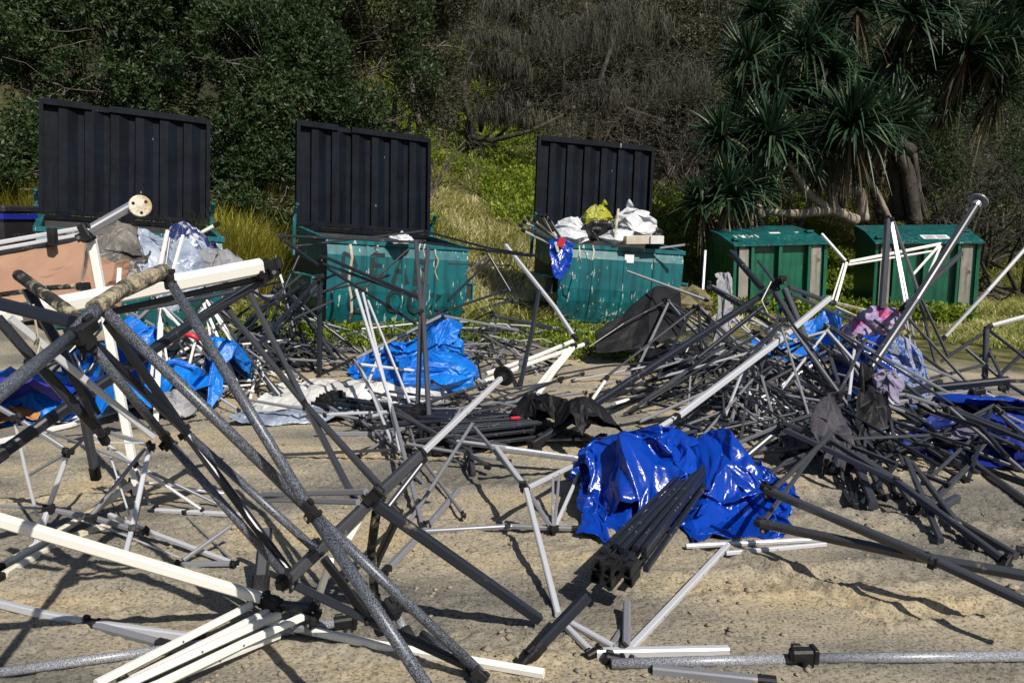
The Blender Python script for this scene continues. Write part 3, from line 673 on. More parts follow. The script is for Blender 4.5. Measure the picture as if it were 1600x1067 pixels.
def bare_bush(label, base, seed, n, h, mat, r=0.05, spread=0.8, lean=(0, 0, 1), depth=4, name='bare_bush', leaves=0, lmat=None, group='bare grey bushes on the bank', cat='bush', kids=(3, 4)):
    pr = random.Random(seed); rng = np.random.default_rng(seed)
    z = float(terrain(base[0], base[1])) - 0.05
    o = thing(name, label, cat, (base[0], base[1], z), (0, 0, 0), group); out = []; ends = []
    for k in range(n):
        d = Vector(lean) + Vector((pr.gauss(0, spread), pr.gauss(0, spread * 0.6), abs(pr.gauss(0, 0.3))))
        grow(pr, (base[0] + pr.gauss(0, .25), base[1] + pr.gauss(0, .2), z), d, h * pr.uniform(.7, 1.1), r, depth - 1, out, kids, 0.45, 0.0, ends, 0.66, 0.8)
    branch_mesh(out, 3).obj('branches', mat, o, True)
    if leaves and ends:
        e = np.array([tuple(p) for p, d in ends]); nr = np.array([tuple(d) for p, d in ends])
        sel = rng.integers(0, len(e), leaves); v, f = leaf_clusters(e[sel] + rng.normal(size=(leaves, 3)) * 0.12, nr[sel], rng, 5, 0.085, 0.022, 1.1, 0.1)
        mesh_obj('crown', v, f, lmat or LEAF_B, o, False, np.repeat(np.clip(rng.normal(0.45, 0.22, len(f)), 0, 1), 4))
    return o

def she_oak(label, base, trunk_px, foliage, seed, n_str, group='drooping she-oaks on the bank'):
    """weeping tree: dark crooked stems with curtains of hanging twigs"""
    pr = random.Random(seed); rng = np.random.default_rng(seed); z = float(terrain(base[0], base[1])) - 0.05
    o = thing('she_oak', label, 'tree', (base[0], base[1], z), (0, 0, 0), group); out = []
    root = Vector((base[0], base[1], z))
    for pts in trunk_px:
        w = [root] + [P(*q) for q in pts]; n = len(w)
        out.append((w, [0.10 * (1 - 0.75 * k / n) for k in range(n)]))
    pts_s, len_s = [], []
    for (cx, cy, cz, rx, ry, rz, share) in foliage:
        c = Vector((cx, cy, cz)); q = root.lerp(c, 0.55) + Vector((pr.gauss(0, .2), 0, pr.gauss(.3, .2)))
        out.append(([root.lerp(q, .5) + Vector((pr.gauss(0, .15), 0, 0)), q, c + Vector((0, 0, rz * .7))], [0.055, 0.035, 0.02]))
        for k in range(10): grow(pr, c + Vector((pr.gauss(0, rx * .3), 0, rz * .5)), (pr.gauss(0, 1), pr.gauss(0, .8), pr.gauss(0.1, .5)), rx * .8, 0.016, 1, out, (2, 4), 0.4, 0.15)
        m = int(n_str * share); d = unit(rng.normal(size=(m, 3))); d[:, 2] = np.abs(d[:, 2]) * 0.9 - 0.25
        r = rng.random(m) ** 0.4
        p = np.array([cx, cy, cz]) + d * np.array([rx, ry, rz]) * r[:, None]
        # twigs hang in tresses
        p[:, 0] += 0.10 * np.sin(p[:, 0] * 23) ; keep = fbm(p[:, 0] * 2.2, p[:, 1] * 2.2, p[:, 2] * 0.8, seed, 3) > 0.44
        p = p[keep]; pts_s.append(p); len_s.append(rng.uniform(0.2, 0.7, len(p)) * rz * 0.62)
    branch_mesh(out).obj('trunk', BARKD, o, True)
    p = np.concatenate(pts_s); L = np.concatenate(len_s); m = len(p); S = 4
    w = rng.uniform(0.006, 0.012, m); ang = rng.uniform(0, math.pi, m); sx = np.stack([np.cos(ang), np.sin(ang), np.zeros(m)], 1)
    dr = rng.normal(size=(m, 3)) * np.array([.42, .42, .15]) + np.array([0.05, 0, 0]); rows = []
    for k in range(S + 1):
        t = k / S; q = p + dr * (L * (1 - (1 - t) ** 2) * 0.6)[:, None] + np.array([0, 0, -1.0]) * (L * (t ** 1.3))[:, None]
        rows.append(q - sx * (w * (1 - .7 * t))[:, None]); rows.append(q + sx * (w * (1 - .7 * t))[:, None])
    v = np.stack(rows, 1).reshape(-1, 3); i0 = np.arange(m)[:, None] * (2 * S + 2)
    f = np.concatenate([i0 + np.array([2 * k, 2 * k + 1, 2 * k + 3, 2 * k + 2])[None] for k in range(S)], 0)
    tn = np.clip(0.2 + 0.6 * vnoise(p[:, 0] * 1.3, p[:, 1] * 1.3, p[:, 2] * 0.6, seed + 2) + rng.normal(size=m) * .15, 0, 1)
    mesh_obj('crown', v, f, NEEDLE, o, False, np.repeat(tn, 2 * S + 2))
    return o

def Fp(px, py, d, rx, ry, rz, s): p = P(px, py, d); return (p.x, p.y, p.z, rx, ry, rz, s)
b0 = G(738, 252)
she_oak('small weeping tree with a bent dark trunk on the grass bank between two open lids', (b0.x, b0.y),
        [[(738, 200, 21.5), (725, 150, 21.5), (728, 100, 21.7), (745, 75, 21.8)], [(735, 215, 21.5), (770, 220, 21.2), (830, 205, 21), (880, 180, 21)], [(728, 190, 21.6), (712, 190, 21.8), (690, 150, 22)]],
        [Fp(780, 105, 21.6, .9, .7, .75, .3), Fp(790, 170, 21.4, .85, .7, .9, .32), Fp(830, 185, 21.2, .9, .6, .55, .15), Fp(760, 60, 21.8, .8, .7, .5, .23)], 11, 16000)
b1 = (2.2, 24.5)
she_oak('broad brown weeping tree spreading above the lid of the rubbish-bag bin', b1, [[(930, 150, 24), (960, 60, 24)], [(980, 170, 23.8), (1040, 190, 23.5)]],
        [Fp(880, 60, 24, 1.7, 1.1, 1.2, .25), Fp(980, 40, 24.5, 1.7, 1.1, 1.3, .25), Fp(960, 150, 23.8, 1.5, 1.0, .9, .22), Fp(1060, 130, 24, 1.3, 1.0, 1.2, .16), Fp(900, 200, 23.4, .9, .7, .5, .12)], 12, 14000)
she_oak('olive weeping tree behind the leafy scrub at the top of the picture', (-1.2, 25), [[(700, 120, 24.5), (690, 40, 24.5)]],
        [Fp(680, 40, 24.5, 1.7, 1.1, 1.3, .4), Fp(770, 5, 25, 1.7, 1.1, 1.0, .35), Fp(680, 130, 23.5, 1.0, .8, .9, .25)], 13, 10000)
for i, (px, py, d, n, h, lb) in enumerate([(860, 215, 22.2, 6, 1.5, 'leafless grey bush below the weeping trees beside the bag-bin lid'), (1010, 215, 22.6, 7, 1.9, 'leafless grey bush on the bank behind the bag-bin lid'),
        (1105, 150, 23.5, 6, 1.8, 'tall leafless grey bush left of the strap-leaved palms'), (660, 230, 18.6, 6, 1.4, 'leafless twiggy bush at the right edge of the lettered bin lid'),
        (900, 120, 26, 8, 2.8, 'high tangled bare bush at the top of the bank'), (1090, 90, 25.5, 8, 3.0, 'high bare bush at the top of the bank left of the palms'), (1180, 60, 26, 8, 3.2, 'high bare bush behind the palms'),
        (760, 60, 27, 8, 3.0, 'high bare bush behind the small weeping tree'), (300, 165, 13.7, 8, 1.2, 'bare brown bush in the hollow above the first open lid')]):
    p = P(px, py, d)
    bare_bush(lb, (p.x, p.y), 30 + i, n, h, BARKW if i in (3, 8) else BARK, 0.028, 0.8, (0, 0, 1) if i != 8 else (0, -.2, 1), 4, 'bare_bush', 500 if i in (0, 1, 4, 5, 6, 7) else 0, LEAF_B)
for i, (px, py, d, lb) in enumerate([(960, -10, 29, 'dark thicket at the top of the bank over the bag-bin lid'), (720, -20, 29, 'dark thicket at the top of the bank over the small weeping tree'), (1200, 0, 28, 'dark thicket at the top of the bank behind the palms'), (1480, 40, 27, 'dark thicket at the top right corner'), (1060, 60, 27.5, 'dark thicket between the brown weeping tree and the palms')]):
    c = P(px, py, d); base = (c.x, c.y)
    leafy_tree(lb, base, [(c.x - 1, c.y - .3, c.z - .4, 2.2, 1.2, 1.8), (c.x + 1.2, c.y, c.z, 2.2, 1.2, 1.7), (c.x, c.y - 1, c.z - 2, 2.0, 1.0, 1.5)], 1500, 60 + i, LEAF_B, 0.15, 0.04, 9, 0.46, 'scrub_tree', 0.2, 'thickets on top of the bank')

for i, (px, py, d, sx, n, mt, lb) in enumerate([
  (700, 200, 25, 1.0, 900, 0, 'grey-olive shrub low on the bank left of the small weeping tree'), (640, 130, 24, 1.3, 1100, 0, 'grey-olive shrub behind the lettered bin tree'),
  (820, 120, 26, 1.3, 1100, 0, 'grey-olive shrub behind the small weeping tree'), (880, 30, 28, 1.8, 1300, 0, 'grey-olive shrub over the small weeping tree at the top of the picture'),
  (1000, 100, 27, 1.5, 1200, 0, 'grey-olive shrub behind the broad brown weeping tree'), (1100, 140, 26, 1.4, 1200, 0, 'grey-olive shrub left of the palms on the bank'),
  (1130, 30, 28.5, 1.8, 1300, 0, 'grey-olive shrub over the palms at the top of the picture'), (1040, 20, 29, 1.6, 1200, 0, 'grey-olive shrub at the top of the bank over the third open lid'),
  (780, 20, 29, 1.7, 1300, 0, 'grey-olive shrub at the top of the bank over the second open lid'), (620, 40, 26, 1.5, 1100, 0, 'grey-olive shrub at the top between leafy trees and weeping trees'),
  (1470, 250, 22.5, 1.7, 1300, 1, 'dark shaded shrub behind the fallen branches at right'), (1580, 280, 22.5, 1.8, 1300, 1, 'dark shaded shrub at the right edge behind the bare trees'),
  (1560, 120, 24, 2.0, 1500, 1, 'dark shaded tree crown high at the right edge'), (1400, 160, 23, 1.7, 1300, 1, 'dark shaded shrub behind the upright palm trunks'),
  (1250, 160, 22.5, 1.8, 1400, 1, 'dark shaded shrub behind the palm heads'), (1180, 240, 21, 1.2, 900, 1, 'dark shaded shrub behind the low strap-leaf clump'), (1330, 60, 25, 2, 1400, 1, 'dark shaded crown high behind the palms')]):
    c = P(px, py, d); mt_ = (LEAF_B, LEAF)[mt]  # dark leaf colour stands in for shade over the right-hand shrubs
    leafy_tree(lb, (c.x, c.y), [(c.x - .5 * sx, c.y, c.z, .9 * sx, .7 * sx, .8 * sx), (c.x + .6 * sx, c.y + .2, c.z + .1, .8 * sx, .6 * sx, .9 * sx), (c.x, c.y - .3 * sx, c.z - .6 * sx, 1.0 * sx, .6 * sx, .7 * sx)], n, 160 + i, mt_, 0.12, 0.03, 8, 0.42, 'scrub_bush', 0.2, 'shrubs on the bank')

# pandanus: ringed trunks, prop roots, heads of strap leaves
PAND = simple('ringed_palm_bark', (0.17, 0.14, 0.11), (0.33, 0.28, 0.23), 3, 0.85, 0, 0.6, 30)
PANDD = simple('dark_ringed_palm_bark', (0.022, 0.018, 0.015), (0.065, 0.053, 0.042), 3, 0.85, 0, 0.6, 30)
def strap_leaves(c, axis, n, L, W, rng, dead=False):
    """a head of long folded straps that arch over: verts, faces, tint"""
    a = np.array(axis) / np.linalg.norm(axis); S = 6
    d0 = unit(rng.normal(size=(n, 3)))
    el = rng.uniform(-0.15, 0.95, n) if not dead else rng.uniform(-1.0, -0.5, n)
    d = unit(d0 - (d0 @ a)[:, None] * a); d = unit(d * np.cos(el * 1.45)[:, None] + a * np.sin(el * 1.45)[:, None])
    Ls = L * rng.uniform(0.75, 1.15, n); w = W * rng.uniform(0.8, 1.15, n)
    side = unit(np.cross(d, a + rng.normal(size=(n, 3)) * 0.1)); rows = []
    grav = rng.uniform(0.02, 0.32, n) if not dead else rng.uniform(.3, .6, n)
    brk = rng.random(n) < 0.18
    for k in range(S + 1):
        t = k / S; dro = grav * t ** 2 * 0.75 + brk * max(t - 0.55, 0) * 0.9
        q = np.array(c) + d * (Ls * t * (1 - 0.12 * t))[:, None] + np.array([0, 0, -1.0]) * (Ls * dro)[:, None]
        ww = w * (0.9 + 0.1 * t) * (1 - t ** 2.2) + 0.002
        nn = unit(np.cross(side, d))
        rows += [q - side * ww[:, None] + nn * (ww * .5)[:, None], q, q + side * ww[:, None] + nn * (ww * .5)[:, None]]
    v = np.stack(rows, 1).reshape(-1, 3); i0 = np.arange(n)[:, None] * (3 * S + 3)
    f = np.concatenate([i0 + np.array([3 * k + j, 3 * k + j + 1, 3 * k + j + 4, 3 * k + j + 3])[None] for k in range(S) for j in (0, 1)], 0)
    t = np.clip(rng.normal(0.5, 0.2, n) + (rng.random(n) < .08) * .4, 0, 1)
    return v, f, np.repeat(t, 3 * S + 3)

def pandanus(label, base, limbs, heads, seed, group='strap-leaved palms behind the green bins'):
    rng = np.random.default_rng(seed); z = float(terrain(base[0], base[1])) - 0.05
    o = thing('screw_palm', label, 'palm tree', (base[0], base[1], z), (0, 0, 0), group)
    mb = MB()
    for pts, r0, r1 in limbs:
        w = [P(*q) if len(q) == 3 else G(*q) for q in pts]
        # resample into short rings so that the bark keeps its leaf scars
        fine = []; rad = []; m = 8
        for i in range(len(w) - 1):
            for k in range(m):
                t = (i * m + k) / ((len(w) - 1) * m); fine.append(w[i].lerp(w[i + 1], k / m)); rad.append((r0 + (r1 - r0) * t) * (1.0 + 0.07 * (k % 2)))
        fine.append(w[-1]); rad.append(r1); mb.sweep(fine, rad, 9)
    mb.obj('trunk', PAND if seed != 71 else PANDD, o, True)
    for px, py, d, L, n, ax in heads:
        c = P(px, py, d); v, f, t = strap_leaves(c, ax, int(n * 2.2), L * .92, 0.036, rng)
        mesh_obj('leaf_head', v, f, STRAP, o, False, t)
        v, f, t = strap_leaves(c - Vector((0, 0, .1)), ax, 40, L * 0.8, 0.03, rng, True)
        mesh_obj('dead_leaf_skirt', v, f, DEADLEAF, o, False, t)
    return o
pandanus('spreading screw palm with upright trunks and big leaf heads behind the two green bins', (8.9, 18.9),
    [([(1430, 352, 18.9), (1418, 270, 18.9), (1398, 225, 18.9)], .17, .14), ([(1405, 345, 19.2), (1400, 250, 19.2), (1425, 120, 19.4), (1445, 30, 19.5)], .17, .13), ([(1448, 345, 19), (1435, 300, 19), (1428, 240, 19)], .08, .07),
     ([(1425, 235, 18.9), (1380, 215, 18.4), (1340, 205, 18.2)], .13, .1), ([(1420, 130, 19.4), (1330, 90, 19), (1270, 70, 18.8)], .12, .08), ([(1440, 60, 19.4), (1500, 80, 19), (1520, 95, 18.8)], .12, .08), ([(1445, 40, 19.5), (1380, 10, 19.2), (1320, 0, 19)], .1, .08)],
    [(1330, 200, 17.5, 1.6, 170, (0, -.3, 1)), (1388, 195, 17.9, 1.35, 110, (.5, -.3, 1)), (1260, 75, 18.6, 1.4, 80, (-.5, -.3, 1)), (1340, 10, 18.8, 1.5, 80, (-.2, -.3, 1)), (1420, 20, 19, 1.5, 80, (0, -.5, .8)),
     (1510, 80, 18.6, 1.3, 80, (.4, -.4, .9)), (1565, 70, 18.8, 1.4, 80, (.4, -.3, 1)), (1190, 20, 19, 1.4, 70, (-.4, -.3, 1)), (1470, 20, 19.2, 1.4, 70, (.2, -.5, .8)), (1480, 160, 19.4, .9, 40, (.1, -.5, .6)), (1400, 100, 19.3, 1.3, 60, (.2, -.6, .7)), (1450, 110, 19.4, 1.2, 60, (.3, -.5, .8)), (1560, 140, 19.2, 1.2, 60, (.3, -.4, .8)), (1590, 20, 19.2, 1.4, 70, (.3, -.4, .9)), (1360, 140, 19.2, 1.2, 60, (.1, -.6, .7)), (1290, 40, 19.2, 1.3, 60, (-.2, -.5, .8)), (1540, 40, 19.4, 1.2, 60, (.2, -.5, .8)), (1500, 130, 19.5, 1.1, 50, (.1, -.6, .6))], 71)
pandanus('screw palm with low pale crooked limbs behind the scrawled green bin', (7.2, 18.4),
    [([(1338, 345, 18.3), (1300, 328, 18.1), (1240, 335, 17.9), (1195, 330, 17.9)], .13, .08), ([(1305, 330, 18.1), (1298, 300, 18.1), (1282, 272, 18), (1290, 250, 18)], .11, .07), ([(1300, 330, 18.1), (1265, 305, 18), (1250, 285, 17.8), (1230, 250, 17.6)], .09, .07), ([(1350, 345, 18.4), (1345, 300, 18.3), (1290, 290, 18.1)], .12, .09), ([(1390, 345, 18.6), (1370, 300, 18.6), (1350, 270, 18.4)], .07, .05)],
    [(1205, 215, 17.6, 1.45, 100, (-.2, -.3, 1)), (1240, 235, 17.8, 1.2, 60, (0, -.5, .8)), (1290, 235, 18, 1.1, 50, (.1, -.4, 1)), (1170, 95, 18.2, 1.3, 70, (-.4, -.3, 1)), (1215, 140, 18.4, 1.3, 70, (-.3, -.4, .9)), (1300, 110, 18.6, 1.3, 70, (0, -.5, .8)), (1250, 170, 18.9, 1.3, 60, (0, -.5, .9)), (1170, 170, 18.6, 1.3, 60, (-.4, -.4, .8)), (1215, 60, 18.9, 1.2, 60, (-.3, -.5, .8)), (1270, 130, 19, 1.2, 50, (0, -.6, .7)), (1180, 205, 18.4, 1.2, 60, (-.3, -.5, .7))], 72)
pandanus('low clump of strap leaves left of the scrawled green bin', (5.0, 17.2),
    [([(1140, 345, 17.2), (1138, 310, 17.2)], .12, .1), ([(1110, 345, 17), (1105, 325, 17)], .1, .08), ([(1190, 340, 17.4), (1150, 220, 17.6)], .1, .08)],
    [(1138, 305, 17.0, 1.25, 90, (.05, -.2, 1)), (1098, 318, 16.9, .95, 70, (-.4, -.2, 1)), (1175, 295, 17.3, 1.2, 70, (.2, -.4, .9)), (1130, 215, 17.8, 1.2, 70, (-.3, -.3, 1)), (1180, 250, 17.9, 1.2, 60, (-.1, -.5, .8)), (1150, 270, 17.9, 1.2, 60, (0, -.5, .8))], 73)

# dark fallen limbs and bare trees at the right
for i, (px, py, d, n, h, ln, lb) in enumerate([(1540, 380, 19.6, 6, 2.6, (-.6, -.1, .8), 'dark bare tree leaning over the stickered green bin'), (1620, 370, 19.5, 7, 3.0, (-.5, 0, .8), 'dark bare tree leaning in from the right edge'),
        (1500, 330, 20.6, 7, 2.6, (.7, 0, .6), 'dark tangle of fallen branches behind the stickered green bin'), (1580, 200, 21.5, 6, 3.2, (0, 0, 1), 'tall dark bare tree in the shade at the right edge')]):
    p = P(px, py, d); bare_bush(lb, (p.x, p.y), 80 + i, n, h, BARKD, 0.06, 0.7, ln, 4, 'bare_tree', 350, LEAF, 'dark bare trees at the right', 'tree')

# grass: bank grass, creeper, weeds at the bins, tussocks
def blades(x, y, L, W, rng, lean=0.55, bend=0.5, z0=None, tint=None, az=None):
    n = len(x); z = terrain(x, y) if z0 is None else z0
    a = rng.uniform(0, 2 * math.pi, n) if az is None else az; d = np.stack([np.cos(a), np.sin(a), np.zeros(n)], 1)
    side = np.stack([-np.sin(a), np.cos(a), np.zeros(n)], 1); le = np.abs(rng.normal(0, lean, n)); rows = []
    base = np.stack([x, y, z - 0.01], 1)
    for k, t in enumerate((0, 0.5, 1.0)):
        q = base + d * (L * np.sin(le) * t + L * bend * t * t * 0.6)[:, None] + np.array([0, 0, 1.0]) * (L * np.cos(np.minimum(le, 1.4)) * t - L * bend * 0.3 * t * t)[:, None]
        ww = W * (1, 0.8, 0.08)[k]; rows += [q - side * ww[:, None], q + side * ww[:, None]]
    v = np.stack(rows, 1).reshape(-1, 3); i0 = np.arange(n)[:, None] * 6
    f = np.concatenate([i0 + np.array([0, 1, 3, 2])[None], i0 + np.array([2, 3, 5, 4])[None]], 0)
    return v, f, np.repeat(np.clip(tint, 0, 1), 6)

def bank_grass():
    rng = np.random.default_rng(5); n = 330000
    x = rng.uniform(-6.5, 16, n); y = 10.4 + 17 * rng.random(n) ** 1.35
    edge = np.interp(x, [-6.5, -2.5, 0, 3, 6, 8, 11, 16], [10.6, 10.9, 11.6, 13.0, 14.2, 12.8, 11.6, 11.2])
    dn = fbm(x * 0.9, y * 0.9, 0, 31, 4)
    keep = (y > edge + (dn - .5) * 1.6) & (dn > 0.33) & (np.abs(x) < 0.75 * y + 1)
    keep &= ~((y > 24) & (rng.random(n) < .6))
    x, y, dn = x[keep], y[keep], dn[keep]
    straw = smooth(0.42, 0.58, fbm(x * 0.45 + 4, y * 0.5, 0, 41, 3)) * (1 - smooth(19, 22, y)) * (1 - 0.5 * smooth(5, 8, x))
    t = 0.36 + 0.5 * straw + rng.normal(size=len(x)) * 0.16
    short = np.where((x > 3) & (y < 16.6), 0.45, 1.0)
    v, f, t = blades(x, y, rng.uniform(0.16, 0.46, len(x)) * short, rng.uniform(0.008, 0.018, len(x)), rng, 0.85, 0.8, None, t)
    tag(mesh_obj('grass', v, f, GRASS, None, False, t), 'straw and yellow-green grass covering the bank behind the bins', 'grass', kind='stuff')
    # creeper with bright leaves higher up the bank
    m = 30000; x = rng.uniform(-3.5, 9, m); y = rng.uniform(14.5, 26, m); dn = fbm(x * 0.7 + 9, y * 0.7, 0, 51, 4)
    keep = dn > np.interp(y, [14, 18, 22], [0.58, 0.46, 0.36]) - 0.10 * smooth(1.8, 3.0, x); x, y = x[keep], y[keep]
    c = np.stack([x, y, terrain(x, y) + rng.uniform(0.02, 0.35, len(x))], 1)
    v, f = leaf_clusters(c, np.tile([0, -.4, 1.0], (len(c), 1)), rng, 7, 0.11, 0.05, 1.0, 0.4)
    t = np.repeat(np.clip(rng.normal(0.45, 0.25, len(c)), 0, 1), 7)
    tag(mesh_obj('creeper', v, f, CREEP, None, False, np.repeat(t, 4)), 'bright yellow-green creeper over the upper bank', 'ground cover', kind='stuff')
    # weeds on the sand edge at the foot of the bins
    m = 9000; x = rng.uniform(-4.4, 1.4, m); y = rng.uniform(8.2, 11.4, m); dn = fbm(x * 1.3, y * 1.3, 0, 61, 3)
    keep = dn + (y - 9.4) * 0.12 > 0.5; x, y = x[keep], y[keep]
    c = np.stack([x, y, terrain(x, y) + rng.uniform(0.01, 0.10, len(x))], 1)
    v, f = leaf_clusters(c, np.tile([0, 0, 1.0], (len(c), 1)), rng, 5, 0.055, 0.026, 1.1, 0.2)
    t = np.repeat(np.clip(rng.normal(0.4, 0.25, len(c)), 0, 1), 5)
    tag(mesh_obj('weeds', v, f, CREEP, None, False, np.repeat(t, 4)), 'low green weeds in the sand at the foot of the teal bins', 'weeds', kind='stuff')
bank_grass()

def tussock(label, cx, cy, n, L, r, seed):
    rng = np.random.default_rng(seed); x = cx + rng.normal(size=n) * r; y = cy + rng.normal(size=n) * r * 0.6
    v, f, t = blades(x, y, rng.uniform(0.6, 1.1, n) * L, np.full(n, 0.008), rng, 0.38, 0.55, None, rng.normal(0.5, 0.25, n), None)
    tag(mesh_obj('grass_tussock', v, f, TUSS, None, False, t), label, 'grass tussock', 'tall yellow grass clumps')
tussock('tall yellow grass clump right of the first open lid', -4.45, 11.9, 4600, 1.5, 0.42, 1)
q = G(20, 372); tussock('tall yellow grass clump behind the wheelie bin', q.x, q.y, 3600, 1.2, 0.5, 2)
q = G(402, 365); tussock('thin yellow grass clump in the shade left of the lettered bin', q.x, q.y, 700, 1.1, 0.2, 3)
# ---------------------------------------------------------------- collapsed gazebo frames and loose poles, measured off the photograph
def pt(tok, w=0.03):
    a = tok.split(',')
    x, y = float(a[0]), float(a[1])
    if a[2] == 'g': return G(x, y, w / 2)
    if a[2][0] == 'z': return G(x, y, float(a[2][1:]))
    p = P(x, y, float(a[2]))
    return p if p.z > float(terrain(p.x, p.y)) + w / 2 else G(x, y, w / 2)

def parse(lines):
    rows = []
    for ln in lines.strip().splitlines():
        t = ln.split()
        if t: rows.append(t)
    return rows

RND = random.Random(77)
def bracket(parent, p, s, axis=None, mat='plb'):
    """moulded joint: a sleeve block with two cheek lugs and a bolt head"""
    a = Vector(axis) if axis is not None and Vector(axis).length > 1e-4 else Vector((RND.gauss(0, 1), RND.gauss(0, 1), RND.gauss(0, .6)))
    R = a.normalized().to_track_quat('X', 'Z').to_matrix()
    mb = MB(); mb.cbox(p, (s * 1.5, s * .66, s * .66), R, .35); mb.cbox(Vector(p) + R @ Vector((s * .55, 0, 0)), (s * .28, s * .8, s * .8), R, .3)
    for sy in (-1, 1):
        mb.cbox(Vector(p) + R @ Vector((s * .15, sy * s * .26, -s * .48)), (s * .62, s * .12, s * .6), R, .4)
    mb.cbox(Vector(p) + R @ Vector((-s * .4, s * .1, s * .40)), (s * .5, s * .3, s * .26), R, .3)
    o = mb.obj('bracket', M[mat], parent)
    if s > 0.045: MB().disc(Vector(p) + R @ Vector((s * .15, -s * .33, -s * .55)), R @ Vector((0, 1, 0)), s * .16, s * .12, 10).obj('bolt', M['bolt'], o)
    return o

def foot(parent, p, axis, r, mat='plb', holes=True):
    a = Vector(axis).normalized(); q = Vector(p)
    mb = MB(); mb.disc(q, a, r, r * .22, 20); mb.disc(q - a * r * .45, a, r * .5, r * .8, 12)
    o = mb.obj('foot_plate', M[mat], parent)
    if holes:
        up = Vector((0, 0, 1)) if abs(a.z) < .9 else Vector((0, 1, 0)); sx = a.cross(up).normalized(); sy = sx.cross(a)
        for k in range(3):
            t = 2.1 * k + .4; MB().disc(q + (sx * math.cos(t) + sy * math.sin(t)) * r * .62 + a * r * .09, a, r * .15, r * .08, 10).obj('bolt_hole', M['plb'] if mat != 'plb' else M['bolt'], o)
    return o

def build_parts(root, rows):
    for t in rows:
        k = t[0]
        if k in ('leg', 'strut', 'bar', 'rod'):
            mat, w = t[1], float(t[2]) / 1000; opts = [x for x in t[3:] if '=' in x]; pts = [pt(x, w) for x in t[3:] if ',' in x]
            rnd = 'r=1' in opts or mat in ('ham', 'hml', 'snd', 'ruf')
            mb = MB(); mb.tube(pts, w, 12 if rnd else 8, not rnd, RND.uniform(-.25, .25))
            if len(pts) > 2 and w > .03: pass
            nm = {'leg': 'leg', 'strut': 'strut', 'bar': 'crossbar', 'rod': 'rod'}[k]
            o = mb.obj(nm, M[mat], root, rnd)
            if rnd:
                o.data.polygons.foreach_set('use_smooth', [len(p.vertices) == 4 for p in o.data.polygons])
            L = sum((b - a).length for a, b in zip(pts, pts[1:]))
            if not rnd and 0.45 < L and .018 <= w < .034 and len(root.children_recursive) < 160:      # pivot rivets part way along each strut
                d = (pts[-1] - pts[0]); 
                for f in ((.5,) if L < 1 else (.33, .72)):
                    c = pts[0].lerp(pts[-1], f) if len(pts) == 2 else pts[len(pts) // 2]
                    sx = d.cross(Vector((0, 0, 1))).normalized()
                    MB().disc(c + sx * 0, sx, min(w * .2, .005), w * 1.12, 8).obj('rivet', M['bolt'] if mat not in ('blk', 'gry') else M['plb'], o)
                    if len(pts) > 2: break
        elif k == 'j':                                   # joint: size mm, point, optional second point giving its axis
            p = pt(t[2]); ax = (pt(t[3]) - p) if len(t) > 3 else None
            bracket(root, p, float(t[1]) / 1000, ax)
        elif k == 'sl':                                  # sliding sleeve between two points on a leg
            mat = t[1]; a, b = pt(t[3]), pt(t[4]); MB().tube([a, b], float(t[2]) / 1000).obj('sleeve', M[mat], root)
        elif k == 'ft':
            p = pt(t[3]); q = pt(t[4]); foot(root, p, p - q, float(t[2]) / 1000, t[1])

def frame(label, text, name='gazebo_frame', cat='gazebo frame', group='collapsed gazebo frames', base=None):
    rows = parse(text)
    pts = [pt(x) for t in rows for x in t if ',' in x]
    c = sum(pts, Vector()) / len(pts)
    o = thing(name, label, cat, (c.x, c.y, float(terrain(c.x, c.y))), (0, 0, 0), group)
    build_parts(o, rows); return o

def loose(label, mat, w, pts, ft=None, ends=None, group='loose gazebo poles', name='loose_pole', cap=True):
    ps = [pt(x, w / 1000) for x in pts.split()]; c = sum(ps, Vector()) / len(ps)
    o = thing(name, label, 'pole', (c.x, c.y, float(terrain(c.x, c.y))), (0, 0, 0), group)
    rnd = mat in ('ham', 'hml', 'snd', 'ruf'); w /= 1000
    t = MB().tube(ps, w, 12, not rnd, RND.uniform(-.3, .3)).obj('tube', M[mat], o, rnd)
    if rnd: t.data.polygons.foreach_set('use_smooth', [len(p.vertices) == 4 for p in t.data.polygons])
    if cap:
        d = (ps[-1] - ps[-2]).normalized(); MB().tube([ps[-1] - d * w * 1.6, ps[-1] + d * .006], w * 1.18).obj('end_cap', M['plb'], o)
    if ft: foot(o, ps[0], ps[0] - ps[1], ft[1] / 1000, ft[0])
    if ends:
        for s in ends.split(): bracket(o, pt(s), w * 1.7, ps[1] - ps[0])
    return o

frame('big hammertone grey frame with a sand-crusted arm, nearest the camera at left', '''
leg ham 38 -60,662,1.7 118,520,2.35
leg ham 46 118,520,2.35 150,484,2.45
leg snd 52 146,482,2.45 192,452,2.65
leg snd 58 192,452,2.65 256,424,2.9
leg ham 37 262,434,2.92 485,797,2.35 672,1080,1.9
leg ham 37 165,487,2.5 490,803,2.55 750,1050,2.58
strut ham 30 139,537,2.4 262,688,2.75 448,902,2.72
strut slv 25 16,497,2.6 240,682,2.9
strut blk 27 168,502,2.55 290,675,2.9 456,899,2.74
strut blk 25 147,537,2.45 294,678,2.9
strut ham 30 295,680,2.9 493,858,2.68
leg ruf 42 29,430,2.9 126,500,2.55
leg blk 40 -20,470,2.5 112,503,2.45
strut blk 34 44,455,2.9 92,540,2.8 150,650,2.8
strut blk 34 -5,496,2.7 56,566,2.75 150,670,2.85
j 66 130,516,2.36 105,535,2.3
j 60 140,540,2.42
j 50 264,436,2.9 262,424,2.9
j 44 262,688,2.74 290,720,2.8
j 40 291,675,2.9 300,690,2.9
j 46 486,797,2.33 500,815,2.3
j 44 750,1052,2.57 730,1035,2.57
''')
